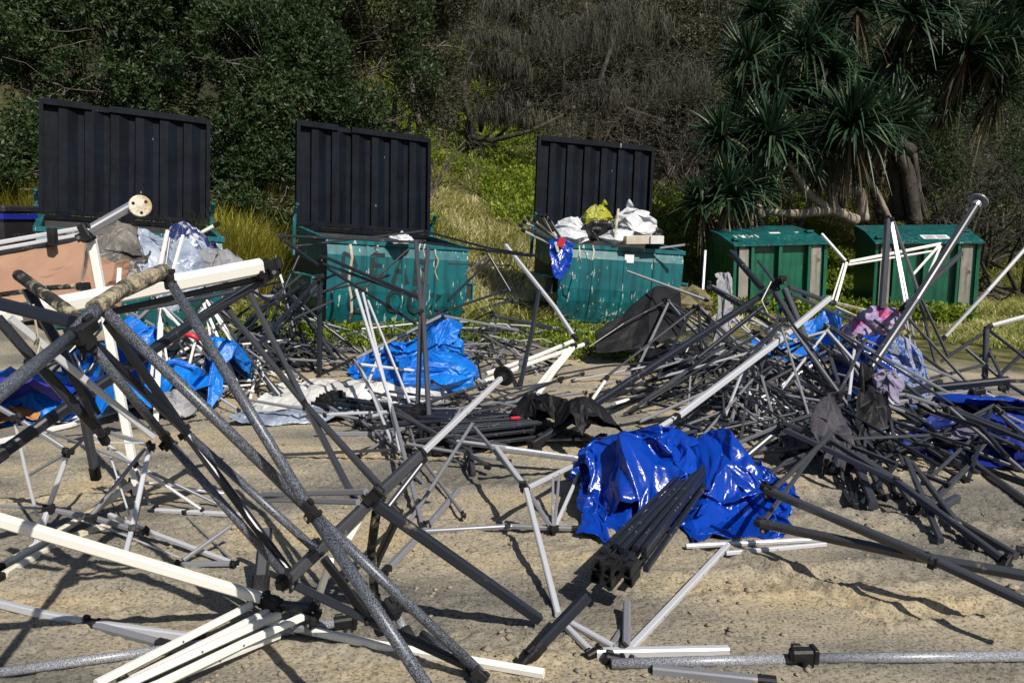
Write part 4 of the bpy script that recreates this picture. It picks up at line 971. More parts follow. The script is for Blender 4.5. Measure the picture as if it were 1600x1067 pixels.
frame('dark frame whose long telescopic leg ends in a round black foot plate', '''
leg gry 40 440,915,2.62 658,709,2.95
leg slv 24 652,715,2.94 785,589,3.7
ft plb 52 787,587,3.72 700,668,3.2
leg blk 40 588,788,2.75 842,967,2.97
strut blk 28 506,872,2.7 574,966,2.72
strut blk 28 461,914,2.62 574,968,2.72 730,1040,2.6
strut dsl 22 411,772,3.25 572,768,2.8
strut dsl 22 414,780,3.25 560,784,2.8
strut wht 24 545,840,2.8 580,778,2.85
strut gry 25 383,445,4.1 477,632,3.6 556,784,2.86
strut gry 25 349,476,4.0 420,563,3.8 477,632,3.6 592,758,2.82
strut gry 20 600,800,2.8 665,716,2.96
j 58 447,906,2.62 470,885,2.7
j 46 495,856,2.7 506,872,2.7
j 56 583,774,2.8 600,757,2.8
j 34 574,967,2.72
j 34 477,632,3.58 490,650,3.5
j 46 616,796,2.85 632,812,2.85
j 40 655,712,2.94 670,700,2.95
''')
frame('white frame with a fan of flat white struts at the bottom left corner', '''
leg wht 40 -30,804,2.42 412,935,3.0
strut wht 26 392,945,2.98 150,1068,2.42
strut wht 26 418,956,2.96 205,1062,2.45
strut wht 28 436,960,2.94 160,1085,2.35
strut wht 24 436,992,2.85 230,1075,2.42
strut wht 26 490,956,2.9 378,1006,2.7 220,1082,2.38
strut wht 30 406,968,2.95 592,1008,2.82
strut wht 30 592,1008,2.82 850,1052,2.62
sl dsl 36 462,979,2.9 490,985,2.88
j 70 424,940,2.98 412,935,3.0
j 44 490,952,2.9
j 34 432,952,2.95 500,955,2.9
j 46 485,965,2.86
bar blk 34 432,945,2.97 492,950,2.9
j 26 192,1062,2.45
''')
frame('long white eave beam with black end bracket lying across the left pile', '''
leg wht 62 -60,506,2.85 409,416,3.45
j 62 424,414,3.46 440,410,3.46
j 46 412,428,3.45
strut blk 24 150,492,3.2 400,436,3.5
strut blk 22 215,478,3.4 425,432,3.55
strut blk 24 425,432,3.5 300,505,3.4
''', 'eave_beam', 'beam')
frame('white gazebo leg standing at the left with its perforated foot plate in the air', '''
leg wht 46 143,374,4.5 216,772,4.5
leg dsl 46 132,364,4.45 212,318,4.7
ft wsn 62 219,322,4.62 212,326,5.2
j 70 134,364,4.45 143,380,4.45
j 60 206,757,4.5 204,772,4.5
leg wht 40 251,505,6.2 243,668,6.1
strut wht 22 262,360,5.5 247,430,5.4
strut wht 22 190,742,4.5 152,800,4.3
''')
frame('frame of thin silver tubes and black corner joints at the left edge', '''
strut dsl 22 -10,632,3.9 25,652,3.9 107,705,3.9
strut dsl 14 34,659,3.9 123,691,4.2 210,725,4.2 341,788,4.3
strut slv 14 24,662,3.9 40,735,3.9 58,806,3.9
strut slv 24 107,705,3.9 76,793,3.85 52,862,3.65
strut dsl 14 102,709,3.9 47,741,3.95
strut blk 16 110,705,3.9 134,683,4.1
strut dsl 12 -5,790,3.85 76,795,3.85
strut dsl 24 80,796,3.85 147,809,3.85 207,827,3.8
rod slv 8 80,797,3.85 180,830,3.85 283,872,3.7
strut dsl 22 168,675,4.3 230,694,4.2
strut slv 24 234,698,4.2 207,823,3.82 194,872,3.6
strut slv 9 123,691,4.2 228,692,4.2
strut slv 14 147,680,4.3 210,725,4.2 318,798,4.25
strut slv 16 226,754,4.4 357,772,4.5
strut dsl 18 226,701,4.2 142,806,3.85
strut slv 24 240,797,4.3 320,801,4.2 380,805,4.2
strut slv 22 171,804,3.95 231,830,3.8 373,883,3.5
strut dsl 24 278,882,3.5 368,880,3.5
strut dsl 18 286,875,3.5 360,822,3.7
strut dsl 9 291,806,4.2 365,877,3.52
strut slv 10 168,699,4.3 202,804,3.9
strut dsl 16 213,735,4.3 234,788,4.3
j 40 25,652,3.88
j 42 107,705,3.88
j 42 235,696,4.18
j 40 76,794,3.83
j 40 142,808,3.83
j 46 207,826,3.8
j 42 240,796,4.28
j 32 318,799,4.22
j 30 291,799,4.22
j 32 166,673,4.28
j 36 225,830,3.78
j 32 280,880,3.5
j 32 367,880,3.5
j 30 210,725,4.2
''')
for lb, mat, w, pts, kw in [
 ('sandy white pole lying on the sand under the silver tube frame, the upper of two', 'wsn', 32, '206,757,z.16 130,808,z.05 -10,893,g', {}),
 ('sandy white pole lying on the sand under the silver tube frame, the lower of two', 'wsn', 32, '196,812,g 100,842,g -10,907,g', {}),
 ('hammertone pole lying along the bottom left corner under the white struts', 'hml', 36, '-40,1056,g 291,1010,g 545,970,g', {'ends': '540,971,g'}),
 ('bent silver pole with a black collar lying on the sand above the bottom left corner', 'slv', 32, '-20,938,g 73,961,g 140,974,g 315,998,g', {'ends': '141,974,g'}),
 ('short silver pole lying against the black collar of the bent pole', 'dsl', 30, '150,978,g 262,1008,g', {}),
 ('long dark pole slanting down to the left edge past the blue tarps', 'blk', 42, '432,424,4.2 300,505,3.8 192,578,3.4 79,654,3.1 -20,724,2.9', {}),
 ('short dark post upright behind the white fan of struts', 'blk', 56, '416,826,3.3 405,934,g', {}),
 ('dark post hanging beneath the hammertone corner joint', 'gry', 32, '126,622,3.2 150,746,3.3', {}),
 ('dark strut leaning beside the hanging post at left', 'blk', 32, '131,634,3.4 165,690,3.6', {}),
 ('mud-caked black leg standing under the crossing dark legs', 'ruf', 36, '588,800,z.5 580,858,z.28 587,950,g', {}),
 ('dark blue-grey leg tilted beside the mud-caked leg', 'blk', 30, '618,814,z.42 584,886,z.12', {}),
 ('sandy grey channel strut on the sand right of the mud-caked leg', 'dsl', 32, '716,765,g 665,826,g 600,895,g', {'ends': '664,824,g'}),
 ('short hammertone stub with silver bracket on the sand below the crossing legs', 'hml', 34, '612,948,z.1 642,1000,g', {'ends': '612,950,z.12'}),
 ('white strut standing in the middle of the crossing dark legs', 'wht', 26, '516,876,z.35 492,948,z.08', {}),
 ('thin grey pole on the sand right of the crossing legs with a corner joint', 'dsl', 24, '661,830,g 800,822,g 905,826,g', {'ends': '664,822,g'}),
 ('hammertone pole lying along the bottom right with a black clamp', 'hml', 40, '955,1037,g 1256,1029,g 1640,1024,g', {'ends': '1256,1022,z.05'}),
 ('flat silver strut on the sand under the bottom hammertone pole', 'dsl', 34, '1020,1046,g 1210,1066,g', {}),
 ('black leg with a square foot beside the folded frame', 'blk', 40, '918,930,z.2 828,1024,g', {'ends': '826,1028,g'}),
 ('dark telescopic leg half buried at the bottom by the white strut end', 'ham', 32, '660,990,g 748,1052,g', {}),
]: loose('' + lb, mat, w, pts, **kw)

frame('silver corner frame propped beneath the end of the folded black frame', '''
bar slv 34 932,1020,g 1138,1016,g
strut slv 26 822,765,3.9 872,960,3.05
strut slv 24 882,976,2.98 924,1018,2.85
strut slv 24 888,971,3.0 958,1010,2.88
strut slv 28 1137,852,3.75 980,1018,2.86
strut dsl 30 980,942,3.05 979,1016,2.86
strut dsl 22 974,980,2.95 955,1010,2.86
strut slv 22 1072,853,3.7 1290,842,3.85
strut slv 22 1134,864,3.68 1290,850,3.85
j 48 928,1020,2.86
j 54 960,1030,2.82
j 44 978,1018,2.86
''')
frame('silver corner frame with a short tripod of rods left of the crumpled blue tarp', '''
strut slv 26 820,764,3.95 914,718,4.6
strut slv 26 820,760,3.95 776,700,4.5
strut dsl 26 780,702,4.6 905,718,4.9
strut dsl 22 827,770,3.95 860,822,3.95
strut dsl 14 864,745,4.2 864,822,3.98
strut dsl 14 874,739,4.3 867,822,3.98
strut slv 20 911,726,4.6 868,822,3.98
strut dsl 22 741,668,5.0 818,758,3.96
strut slv 26 715,690,5.2 790,700,4.9 905,716,4.9
j 46 820,760,3.93
j 40 866,826,3.95
j 36 914,716,4.6
''')
# folded black frame lying over the tarp
def folded(label, A, B, width, n, mat='blk', w=0.034, rows=2, group='folded gazebo frames', red=False, endblock=True):
    A, B = Vector(A), Vector(B); d = (B - A); L = d.length; d.normalize(); sx = d.cross(Vector((0, 0, 1))).normalized(); up = sx.cross(d)
    o = thing('folded_gazebo', label, 'folded gazebo', (A.x, A.y, float(terrain(A.x, A.y))), (0, 0, 0), group)
    for r in range(rows):
        for i in range(n):
            x = (i / (n - 1) - .5) * width * (1 if r == 0 else .85) + RND.gauss(0, .006); z = r * w * 1.35 + RND.gauss(0, .004)
            a = RND.uniform(0.0, 0.06) * L; b = L * RND.uniform(.86, 1.0); ww = w * RND.choice((1, 1, .72))
            s = MB().tube([A + d * a * 1.5 + sx * x + up * z, A + d * b + sx * (x * RND.uniform(.5, .95)) + up * (z + RND.gauss(0, .01))], ww).obj(RND.choice(('leg', 'strut', 'strut')), M[mat], o)
            for k in range(3):
                t = RND.uniform(.15, .85); MB().disc(A + d * (L * t) + sx * x + up * (z + ww * .5), up, ww * .2, ww * .25, 8).obj('rivet', M['bolt'], s)
    if endblock:
        R = d.to_track_quat('X', 'Z').to_matrix()
        for i in range(3):                                           # open plastic corner castings, no two quite alike
            for j in range(2):
                c = A + sx * ((i - 1) * width * .38 + RND.gauss(0, .008)) + up * (j * w * 1.9 - .005 + RND.gauss(0, .006)) - d * (RND.uniform(.0, .07))
                mb = MB(); s = w * RND.uniform(1.35, 1.75)
                mb.cbox(c, (s * 2.2, s * 1.1, s), R, .2)
                for q in (-1, 1): mb.cbox(c + R @ Vector((-s * 1.35, q * s * .45, 0)), (s * .9, s * .18, s * 1.1), R, .2)
                mb.cbox(c + R @ Vector((-s * 1.2, 0, -s * .6)), (s * 1.1, s * .9, s * .2), R, .2); mb.cbox(c + R @ Vector((s * .4, 0, s * .6)), (s * .8, s * .5, s * .4), R, .2)
                b_ = mb.obj('corner_casting', M['plb'], o); MB().disc(c + R @ Vector((-s * 1.3, s * .56, 0)), R @ Vector((0, 1, 0)), s * .16, s * .1, 8).obj('bolt', M['bolt'], b_)
    if red:
        MB().cbox(A + d * L * .75 + up * (rows * w * 1.3), (.07, .03, .02), d.to_track_quat('X', 'Z').to_matrix(), .4).obj('release_button', M['red'], o)
    return o
folded('folded black gazebo frame lying head down across the crumpled blue tarp', P(966, 892, 3.12), P(1094, 742, 4.35), 0.18, 5, 'blk', .025, 3)
folded('folded dark frame lying flat left of the black carry bag, red button showing', G(690, 690, .05), G(842, 678, .05), 0.36, 7, 'blk', .034, 3, red=True)
folded('folded dark frame lying flat behind the foot-plate leg', G(665, 655, .05), G(830, 668, .05), 0.30, 6, 'blk', .034, 2)
folded('folded frame on the white sheet in the middle of the sand', G(520, 632, .06), G(700, 655, .05), 0.22, 4, 'blk', .034, 2)

frame('pair of tall dark legs standing side by side before the lettered bin', '''
leg gry 38 650,378,7.2 658,485,6.7 652,655,6.2
leg gry 38 669,386,7.2 661,485,6.7 671,668,6.1
j 34 658,487,6.66
j 46 650,660,6.1
''')
frame('dark scissor frame in front of the lettered bin, hung from its rim', '''
bar blk 26 434,368,8.6 662,379,8.8 830,400,8.2
bar blk 22 450,386,8.6 662,361,9.2 760,387,8.4 840,400,8.0
strut blk 26 445,377,8.4 497,414,8.2
strut blk 30 506,401,8.0 653,464,7.6
strut blk 26 505,412,8.0 653,466,7.7
strut blk 26 511,419,8.0 650,506,7.5
strut blk 18 640,388,8.4 548,470,8.0
leg blk 46 500,430,8.0 499,582,g
strut blk 26 467,400,8.6 440,460,8.4 412,545,7.9
strut blk 30 497,436,8.0 402,540,6.4
strut blk 26 505,442,8.1 430,520,7.2
strut blk 24 406,480,8.0 455,460,8.3 525,428,8.1
strut blk 24 469,480,8.2 564,551,8.2
strut blk 30 463,490,8.4 478,553,8.4
strut blk 20 510,455,8.2 610,430,8.4
strut blk 24 762,396,8.3 797,455,8.2
strut blk 22 768,404,8.3 700,470,7.6
strut gry 20 700,412,9 800,415,9
strut dsl 18 725,430,8.5 760,400,8.4
strut dsl 26 690,493,7.4 553,561,6.9
strut blk 28 687,497,7.45 495,588,g
strut dsl 22 553,561,6.9 607,660,6.0
strut dsl 22 690,493,7.4 810,516,7.8
strut blk 22 655,500,7.6 800,450,8.4
j 52 504,402,8.0
j 58 500,432,7.95
j 44 761,390,8.2
j 46 440,372,8.5
j 34 553,561,6.9
j 36 690,494,7.4
j 36 467,480,8.3
j 34 662,378,8.8
''')
frame('dark tangled struts between the canvas pile and the lettered bin', '''
strut blk 24 440,440,8.2 300,470,6.6
strut blk 24 395,455,7.5 470,500,8.2
strut blk 22 385,500,7 480,440,8.4
strut gry 20 420,470,7.6 470,430,8.4
strut blk 24 430,400,8.6 460,520,8.2
strut gry 20 410,520,7.2 520,470,8
strut blk 28 330,480,6 409,430,7
strut blk 22 475,470,8.3 540,440,8.6
strut gry 20 380,560,7.2 450,545,8
strut wht 20 431,410,7.9 442,442,7.9
leg blk 34 380,571,g 470,570,g
j 48 470,569,g
j 40 418,470,7.6
j 42 470,440,8.2
j 34 440,438,8.2
''')
frame('silver zigzag frame standing on the sand left of the blue bundled tarp', '''
strut slv 24 556,453,6.4 611,632,5.6
strut slv 20 567,458,6.5 602,600,5.8 625,705,5.1
strut slv 20 562,569,6.4 612,690,5.2
strut slv 18 575,470,6.6 640,630,5.8
strut slv 22 598,540,7.2 574,602,6.8
strut slv 22 561,569,6.8 742,590,7.2
strut dsl 24 611,632,5.6 660,820,4.1
strut dsl 20 625,720,5.0 662,756,4.7
strut gry 30 607,640,5.7 735,705,5.1 740,740,4.9
strut gry 24 620,640,5.8 700,690,5.4
strut dsl 20 738,662,5.3 640,815,4.2
strut gry 26 613,648,5.7 625,702,5.2
strut gry 24 660,660,6 640,710,5.3
j 50 612,638,5.65
j 40 665,822,4.05
j 36 740,590,7.2
''')
for lb, mat, w, pts, kw in [
 ('silver leg leaning from the bag-bin side down to a white pole on the sand', 'slv', 38, '790,383,9.0 867,480,8.4 900,530,8.1', {}),
 ('upper of two long white poles resting on a corner block near the bag-bin', 'wht', 34, '760,584,z.12 840,556,z.2 902,530,z.3', {}),
 ('lower of two long white poles resting on a corner block near the bag-bin', 'wht', 34, '757,596,z.1 830,567,z.15 918,536,z.28', {}),
 ('white pole propped from the sand up to the silver leg, the left of a pair', 'wht', 36, '826,622,g 862,576,z.12 895,540,z.28', {}),
 ('white pole propped from the sand up to the silver leg, the right of a pair', 'wht', 36, '834,625,g 868,578,z.12 899,540,z.28', {}),
 ('silver pole on the sand running from the small corner block towards the black carry bag', 'slv', 24, '742,590,z.1 780,612,g 818,637,g', {}),
 ('dark leg with small foot standing left of the bag-bin', 'blk', 40, '842,454,8.2 831,520,7.9 812,604,g', {'ends': '812,604,g'}),
 ('long black leg slanting over the sand from the right pile to the black carry bag', 'blk', 52, '1212,448,7.3 1000,585,6.1 836,692,5.35', {'ends': '838,690,5.35'}),
 ('long silver telescopic leg slanting from the right pile towards the blue tarp', 'slv', 44, '1296,466,6.9 1212,536,6.2 1050,657,5.2', {}),
 ('thin silver inner tube continuing the telescopic leg to the tarp', 'slv', 32, '1056,652,5.22 1012,680,4.95', {'ends': '1052,655,5.2'}),
 ('silver tube slanting across the front of the bag-bin', 'slv', 26, '980,424,9.6 1106,470,8.6', {}),
 ('silver post upright in front of the first green bin', 'dsl', 36, '1102,392,11 1097,470,10.6', {}),
 ('long silver pole leaning up out of the picture at the right edge', 'slv', 36, '1620,368,9.4 1543,455,9.2 1472,531,9.2', {}),
 ('tall dark leg with a pale patterned foot plate raised over the stickered bin', 'gry', 58, '1529,314,7.2 1431,469,6.7 1350,590,6.3', {'ft': ('dsl', 84)}),
 ('dark leg parallel below the raised foot-plate leg', 'gry', 40, '1502,396,7.6 1411,482,7.0', {}),
 ('white strut on the sand left of the right-hand pile', 'wht', 44, '960,632,g 1030,612,g', {}),
 ('white strut leaning by the black carry bag', 'wht', 26, '924,626,z.05 950,588,z.25', {}),
 ('white strut standing in the middle of the right-hand pile', 'wht', 28, '1152,580,z.3 1196,664,z.05', {}),
 ('white tube sticking out of the canvas-covered bin towards the grass', 'wht', 34, '300,372,8.2 342,349,8.2', {}),
 ('white pole lying on the sand from the canvas pile past the blue scrap', 'wht', 34, '-10,692,g 110,664,g 190,640,g', {}),
 ('grey pole lying on the sand with a black coupling left of the folded frames', 'dsl', 36, '518,678,g 600,677,g 640,676,g', {'ends': '572,677,g'}),
]: loose(lb, mat, w, pts, **kw)

frame('white Y-shaped frame of thin struts standing between the green bins', '''
strut wht 30 1284,366,9.5 1323,410,9.2
strut wht 34 1323,410,9.2 1470,381,9.4
strut wht 20 1325,414,9.2 1460,392,9.4
strut wht 30 1323,410,9.2 1306,472,8.8
strut wht 18 1318,412,9.2 1298,476,8.8
strut wht 24 1468,383,9.4 1424,432,8.9
strut wht 24 1470,384,9.4 1438,459,8.9
strut wsn 36 1300,472,8.8 1390,495,8.3
strut wsn 30 1305,480,8.7 1375,512,8.2
j 44 1323,409,9.2
j 40 1468,383,9.4
j 50 1304,473,8.75
''')
frame('tall narrow scissor frame rising to a point in front of the stickered bin', '''
leg gry 58 1388,342,8.2 1378,482,8.0
strut slv 24 1391,345,8.2 1415,480,7.8
strut slv 20 1394,345,8.2 1420,480,7.8
strut gry 28 1396,346,8.2 1436,459,7.8 1482,558,7.6
strut gry 24 1430,440,7.9 1462,570,7.6
strut gry 26 1420,498,7.6 1518,605,7.1
strut gry 28 1366,500,7.8 1506,603,7.0
strut dsl 18 1414,482,7.8 1432,600,7.2
strut dsl 18 1420,482,7.8 1440,600,7.2
j 56 1390,342,8.2
j 48 1410,485,7.7
j 42 1510,606,7.1
''')
frame('big dark frame at the heart of the right pile with a corner joint high above', '''
leg gry 50 1226,452,6.9 1290,604,6.3 1365,790,4.9
leg gry 46 1212,458,6.9 1290,590,6.2 1340,655,5.8
leg blk 48 1142,394,7.9 1190,450,7.1
strut gry 26 1185,408,7.6 1210,440,7.1
strut dsl 26 1113,447,7.6 1229,508,6.9 1357,577,6.3
strut blk 30 1113,452,7.6 1210,510,7.0
strut gry 34 1232,449,6.9 1300,473,7.4
strut gry 26 1236,460,6.9 1330,500,7.3
strut gry 26 1240,510,6.8 1340,580,6.3
strut gry 30 1296,600,6.3 1380,775,5.0
strut gry 28 1298,560,6.4 1344,704,5.4
strut blk 34 1200,472,7.0 1090,560,6.6
strut gry 26 1225,470,6.9 1180,600,6.2
j 76 1212,444,7.0 1190,455,7.1
j 60 1222,436,6.95
j 60 1108,446,7.6
j 54 1355,580,6.3
j 44 1362,788,g
j 42 1380,776,g
rod wht 8 1205,440,6.9 1190,470,6.85 1200,490,6.9
''')
frame('dark upright corner frame at the right edge beside the sandy track', '''
leg gry 46 1541,514,7.6 1539,588,7.5
strut slv 34 1548,509,7.6 1610,492,7.6
strut gry 26 1546,516,7.6 1610,566,7.2
strut gry 28 1534,522,7.6 1470,565,7.6
strut gry 26 1543,543,7.6 1566,590,7.2
strut blk 30 1615,536,7.8 1560,588,7.4
strut gry 30 1510,545,7.6 1565,592,7.4
strut gry 22 1556,558,7.5 1530,556,7.6
strut gry 26 1538,570,7.5 1420,600,7.0
j 56 1545,511,7.6
j 42 1538,588,7.5
j 44 1565,590,7.3
''')
frame('dark frame with long parallel bars over the dark blue tarp at right', '''
leg dsl 44 1388,632,6.0 1522,612,6.1
leg blk 60 1460,606,6.5 1576,594,6.4
leg blk 30 1576,595,6.4 1640,596,6.4
leg blk 44 1370,630,6.2 1470,596,6.7
strut gry 38 1358,620,6.0 1437,655,5.6 1537,736,5.0 1620,795,4.7
strut gry 34 1366,660,5.5 1525,728,5.0 1640,768,4.8
strut gry 30 1435,690,5.4 1530,740,5.1
strut gry 30 1400,640,5.8 1440,665,5.5
strut slv 26 1530,610,6.1 1640,664,5.7
strut gry 26 1515,625,6.0 1600,690,5.5
strut gry 24 1545,612,6.1 1600,700,5.4
strut gry 30 1430,640,5.9 1600,700,5.4
strut dsl 20 1545,640,5.8 1546,672,5.5
strut gry 26 1575,600,6.4 1640,640,6
j 72 1528,612,6.05 1510,615,6.05
j 54 1568,606,6.3
j 46 1530,732,4.98
j 44 1437,655,5.6
j 44 1465,603,6.5
''')
frame('dark scissor frame with long arms reaching to black feet at the right edge', '''
leg gry 34 1228,672,4.9 1400,752,4.3 1566,873,3.7
leg gry 34 1338,709,4.7 1480,805,4.1 1588,868,3.7
strut gry 30 1224,660,5.0 1300,690,4.8 1400,752,4.3
strut gry 30 1416,716,4.7 1470,845,g
strut gry 30 1424,722,4.7 1522,852,g
strut gry 30 1431,797,4.35 1463,779,4.4 1512,730,4.8
strut gry 44 1463,795,4.3 1495,778,4.35
strut dsl 24 1120,706,5.2 1230,660,5.1
strut gry 40 1090,705,5.4 1190,680,5.2 1300,668,5.1
strut gry 38 1140,735,5.0 1230,660,5.1
strut dsl 26 1100,715,5.3 1200,700,5.0
strut blk 26 1310,705,4.9 1300,735,4.7
strut gry 24 1400,752,4.3 1430,795,4.3
j 54 1572,877,g
j 48 1594,862,g
j 54 1432,797,4.3
j 50 1222,664,5.0
j 40 1520,853,g
j 44 1300,676,5.0
j 38 1400,752,4.3
''')
frame('dark V-shaped pair of long arms opening over the blue tarp at lower right', '''
leg gry 36 1197,765,3.7 1455,873,3.0 1640,958,2.7
leg gry 38 1190,818,3.6 1431,869,3.1 1640,906,2.85
strut gry 22 1209,764,3.7 1299,678,4.4
strut gry 20 1195,812,3.6 1295,676,4.4
j 56 1200,764,3.7 1230,778,3.6
j 54 1192,818,3.6 1220,824,3.55
j 44 1455,874,3.0 1470,880,2.97
''')
frame('small black tripod of struts under the dark hanging fabric', '''
strut blk 20 1299,736,4.95 1334,790,g
strut blk 20 1326,740,4.9 1333,790,g
strut blk 20 1341,745,4.9 1336,790,g
strut blk 22 1375,720,5.2 1376,775,g
strut blk 18 1388,725,5.2 1400,778,g
j 44 1334,788,g
j 50 1400,776,g
''')

# fans of collapsed struts filling the ground of the piles
def fan(label, hubs, n, L, seed, mats=('gry', 'blk', 'dsl'), a0=0, a1=360, w=(.014, .023), group='collapsed gazebo frames', rest=0.05, tilt=0.0):
    """a collapsed scissor frame: struts splayed from a few hubs, their far ends on or near the ground"""
    rg = random.Random(seed); H = [pt(h) for h in hubs.split()]; c = sum(H, Vector()) / len(H)
    o = thing('gazebo_frame', label, 'gazebo frame', (c.x, c.y, float(terrain(c.x, c.y))), (0, 0, 0), group)
    for i in range(n):
        h = H[i % len(H)]; a = math.radians(rg.uniform(a0, a1)); l = L * rg.uniform(.55, 1.15)
        e = Vector((h.x + math.cos(a) * l, h.y + math.sin(a) * l, 0)); e.z = float(terrain(e.x, e.y)) + rg.choice((.012, .02, rest, rest * 2, rest * 4))
        s = h + Vector((rg.gauss(0, .03), rg.gauss(0, .03), rg.gauss(0, .02)))
        if rg.random() < .35:                                        # some continue as a scissor pair
            m = s.lerp(e, rg.uniform(.4, .6)); e2 = Vector((m.x + rg.gauss(0, .4), m.y + rg.gauss(0, .3), 0)); e2.z = float(terrain(e2.x, e2.y)) + .02
            MB().tube([m, e2], rg.uniform(*w) * .9, 8, True, rg.uniform(-.4, .4)).obj('strut', M[rg.choice(mats)], o)
        kn = [s, e] if rg.random() > .15 else [s, s.lerp(e, .55) + Vector((rg.gauss(0, .05), rg.gauss(0, .05), abs(rg.gauss(0, .05)))), e]
        b = MB().tube(kn, rg.uniform(*w), 8, True, rg.uniform(-.4, .4)).obj('strut', M[rg.choice(mats)], o)
        if rg.random() < .5: bracket(o, e, .03, e - s)
        elif rg.random() < .5: MB().tube([s.lerp(e, .93), e], .028).obj('end_cap', M['plb'], o)
    for h in H: bracket(o, h, .05)
    return o
fan('dark strut heap on the sand between the bag-bin and the black sheet', '1050,560,z.22 1130,530,z.4', 15, 1.2, 1, ('blk', 'gry', 'dsl'), 150, 390, (.015, .026))
fan('splayed dark struts on the sand under the long black leg', '1165,562,z.35 1120,560,z.3', 16, 1.2, 2, ('gry', 'dsl', 'gry', 'blk'), 170, 370, (.016, .026))
fan('grey struts fanned towards the camera from the right pile', '1180,560,z.4 1210,550,z.35', 13, 1.25, 3, ('dsl', 'gry', 'dsl'), 230, 330, (.015, .024))
fan('collapsed dark frame lying flat on the sand left of the right pile', '1060,610,z.06 1130,625,z.06 1090,640,z.05', 15, .9, 4, ('blk', 'gry'), 160, 380, (.016, .026))
fan('dark collapsed frame behind the blue tarp under the silver telescopic leg', '1080,680,z.1 1150,665,z.1 1045,690,z.2', 12, .8, 5, ('gry', 'dsl', 'blk'), 0, 360, (.016, .03))
fan('grey collapsed struts between the right pile and the first green bin', '1170,500,z.35 1130,480,z.5', 15, 1.3, 6, ('dsl', 'gry', 'slv'), 120, 420, (.016, .026))
fan('tangled struts in front of the patterned blue bag', '1300,560,z.4 1330,600,z.25', 14, 1.2, 7, ('gry', 'blk', 'dsl'), 150, 400, (.018, .028))
fan('dark struts tangled round the hanging fabric in the right pile', '1330,690,5.0 1390,660,5.4', 10, .8, 8, ('gry', 'blk', 'gry'), 150, 390, (.015, .026))
fan('dark struts splayed over the dark blue tarp at the right edge', '1560,640,z.3 1480,640,z.3', 14, 1.0, 9, ('gry', 'dsl', 'blk'), 170, 380, (.018, .028))
fan('thin struts strewn on the sand right of the blue bundled tarp', '800,515,z.15 760,525,z.25 870,512,z.1', 22, 1.2, 10, ('dsl', 'gry', 'blk', 'slv'), 0, 360, (.014, .024))
fan('grey struts strewn at the foot of the lettered bin', '560,520,z.1 640,520,z.15', 20, 1.1, 11, ('dsl', 'slv', 'gry'), 150, 400, (.014, .024))
fan('tangled white and grey struts between the blue tarps and the lettered bin', '360,540,z.35 400,560,z.2 340,510,z.5', 26, 1.1, 12, ('wht', 'dsl', 'slv', 'gry', 'wht'), 0, 360, (.016, .028))
fan('white struts lying in a heap behind the left blue tarp', '330,560,z.25 300,600,z.1', 18, .9, 13, ('wht', 'wsn', 'slv'), 0, 360, (.016, .03))
fan('grey struts lying flat on the sand in the middle under the zigzag frame', '560,660,z.05 700,640,z.06', 16, 1.3, 14, ('gry', 'dsl', 'slv'), 0, 360, (.016, .026))
fan('dark struts in the shade between the lettered bin and the bag-bin', '800,470,z.3 770,490,z.4', 14, 1.2, 15, ('blk', 'gry'), 0, 360, (.016, .028))
fan('dark struts standing against the left side of the lettered bin', '440,450,z.7 470,480,z.5', 20, 1.1, 16, ('blk', 'blk', 'gry'), 150, 400, (.02, .03))
fan('collapsed thin grey frame on the sand right of the foot-plate leg', '705,620,z.08 640,700,z.1', 12, 1.0, 17, ('dsl', 'gry'), 0, 360, (.014, .022))

fan('tall tangle of silver and dark scissor struts around the hub of the right pile', '1180,520,z.6 1225,500,z.8 1140,540,z.5', 22, 1.25, 21, ('dsl', 'gry', 'gry', 'dsl', 'blk', 'slv'), 140, 400, (.014, .022))
fan('silver struts splayed on the sand in front of the right pile', '1120,600,z.3 1180,590,z.35', 15, 1.1, 22, ('gry', 'dsl', 'dsl', 'gry'), 180, 380, (.014, .022))
fan('dark scissor frame standing between the black sheet and the right pile', '1040,470,z.7 1090,480,z.75', 17, 1.2, 23, ('gry', 'dsl', 'blk'), 150, 400, (.016, .026))
fan('silver-edged struts over the blue bags in the right pile', '1290,510,z.7 1340,530,z.6', 18, 1.3, 24, ('dsl', 'gry', 'slv'), 150, 400, (.016, .024))
fan('dark struts across the charcoal fabric in the right pile', '1310,640,5.5 1360,625,5.7', 13, .85, 25, ('gry', 'dsl', 'gry', 'blk'), 160, 400, (.018, .026))
fan('fine struts fallen on the sand beyond the azure bundle', '690,545,z.2 750,560,z.15 800,535,z.2', 24, 1.1, 26, ('dsl', 'gry', 'blk', 'dsl', 'slv'), 0, 360, (.012, .02))
fan('fine struts lying round the flat folded frames in the middle', '760,640,z.1 720,650,z.12', 12, .9, 27, ('dsl', 'gry', 'blk'), 0, 360, (.012, .022))
fan('dark struts in a low heap left of the lettered bin foot', '400,530,z.3 450,540,z.25', 24, 1.1, 28, ('blk', 'gry', 'dsl'), 0, 360, (.014, .026))

fan('dark struts jumbled beneath the canopies of the left pile', '240,470,7.4 320,470,7.6 180,480,7.2', 30, 1.0, 31, ('blk', 'gry', 'dsl', 'wht'), 150, 400, (.016, .028))
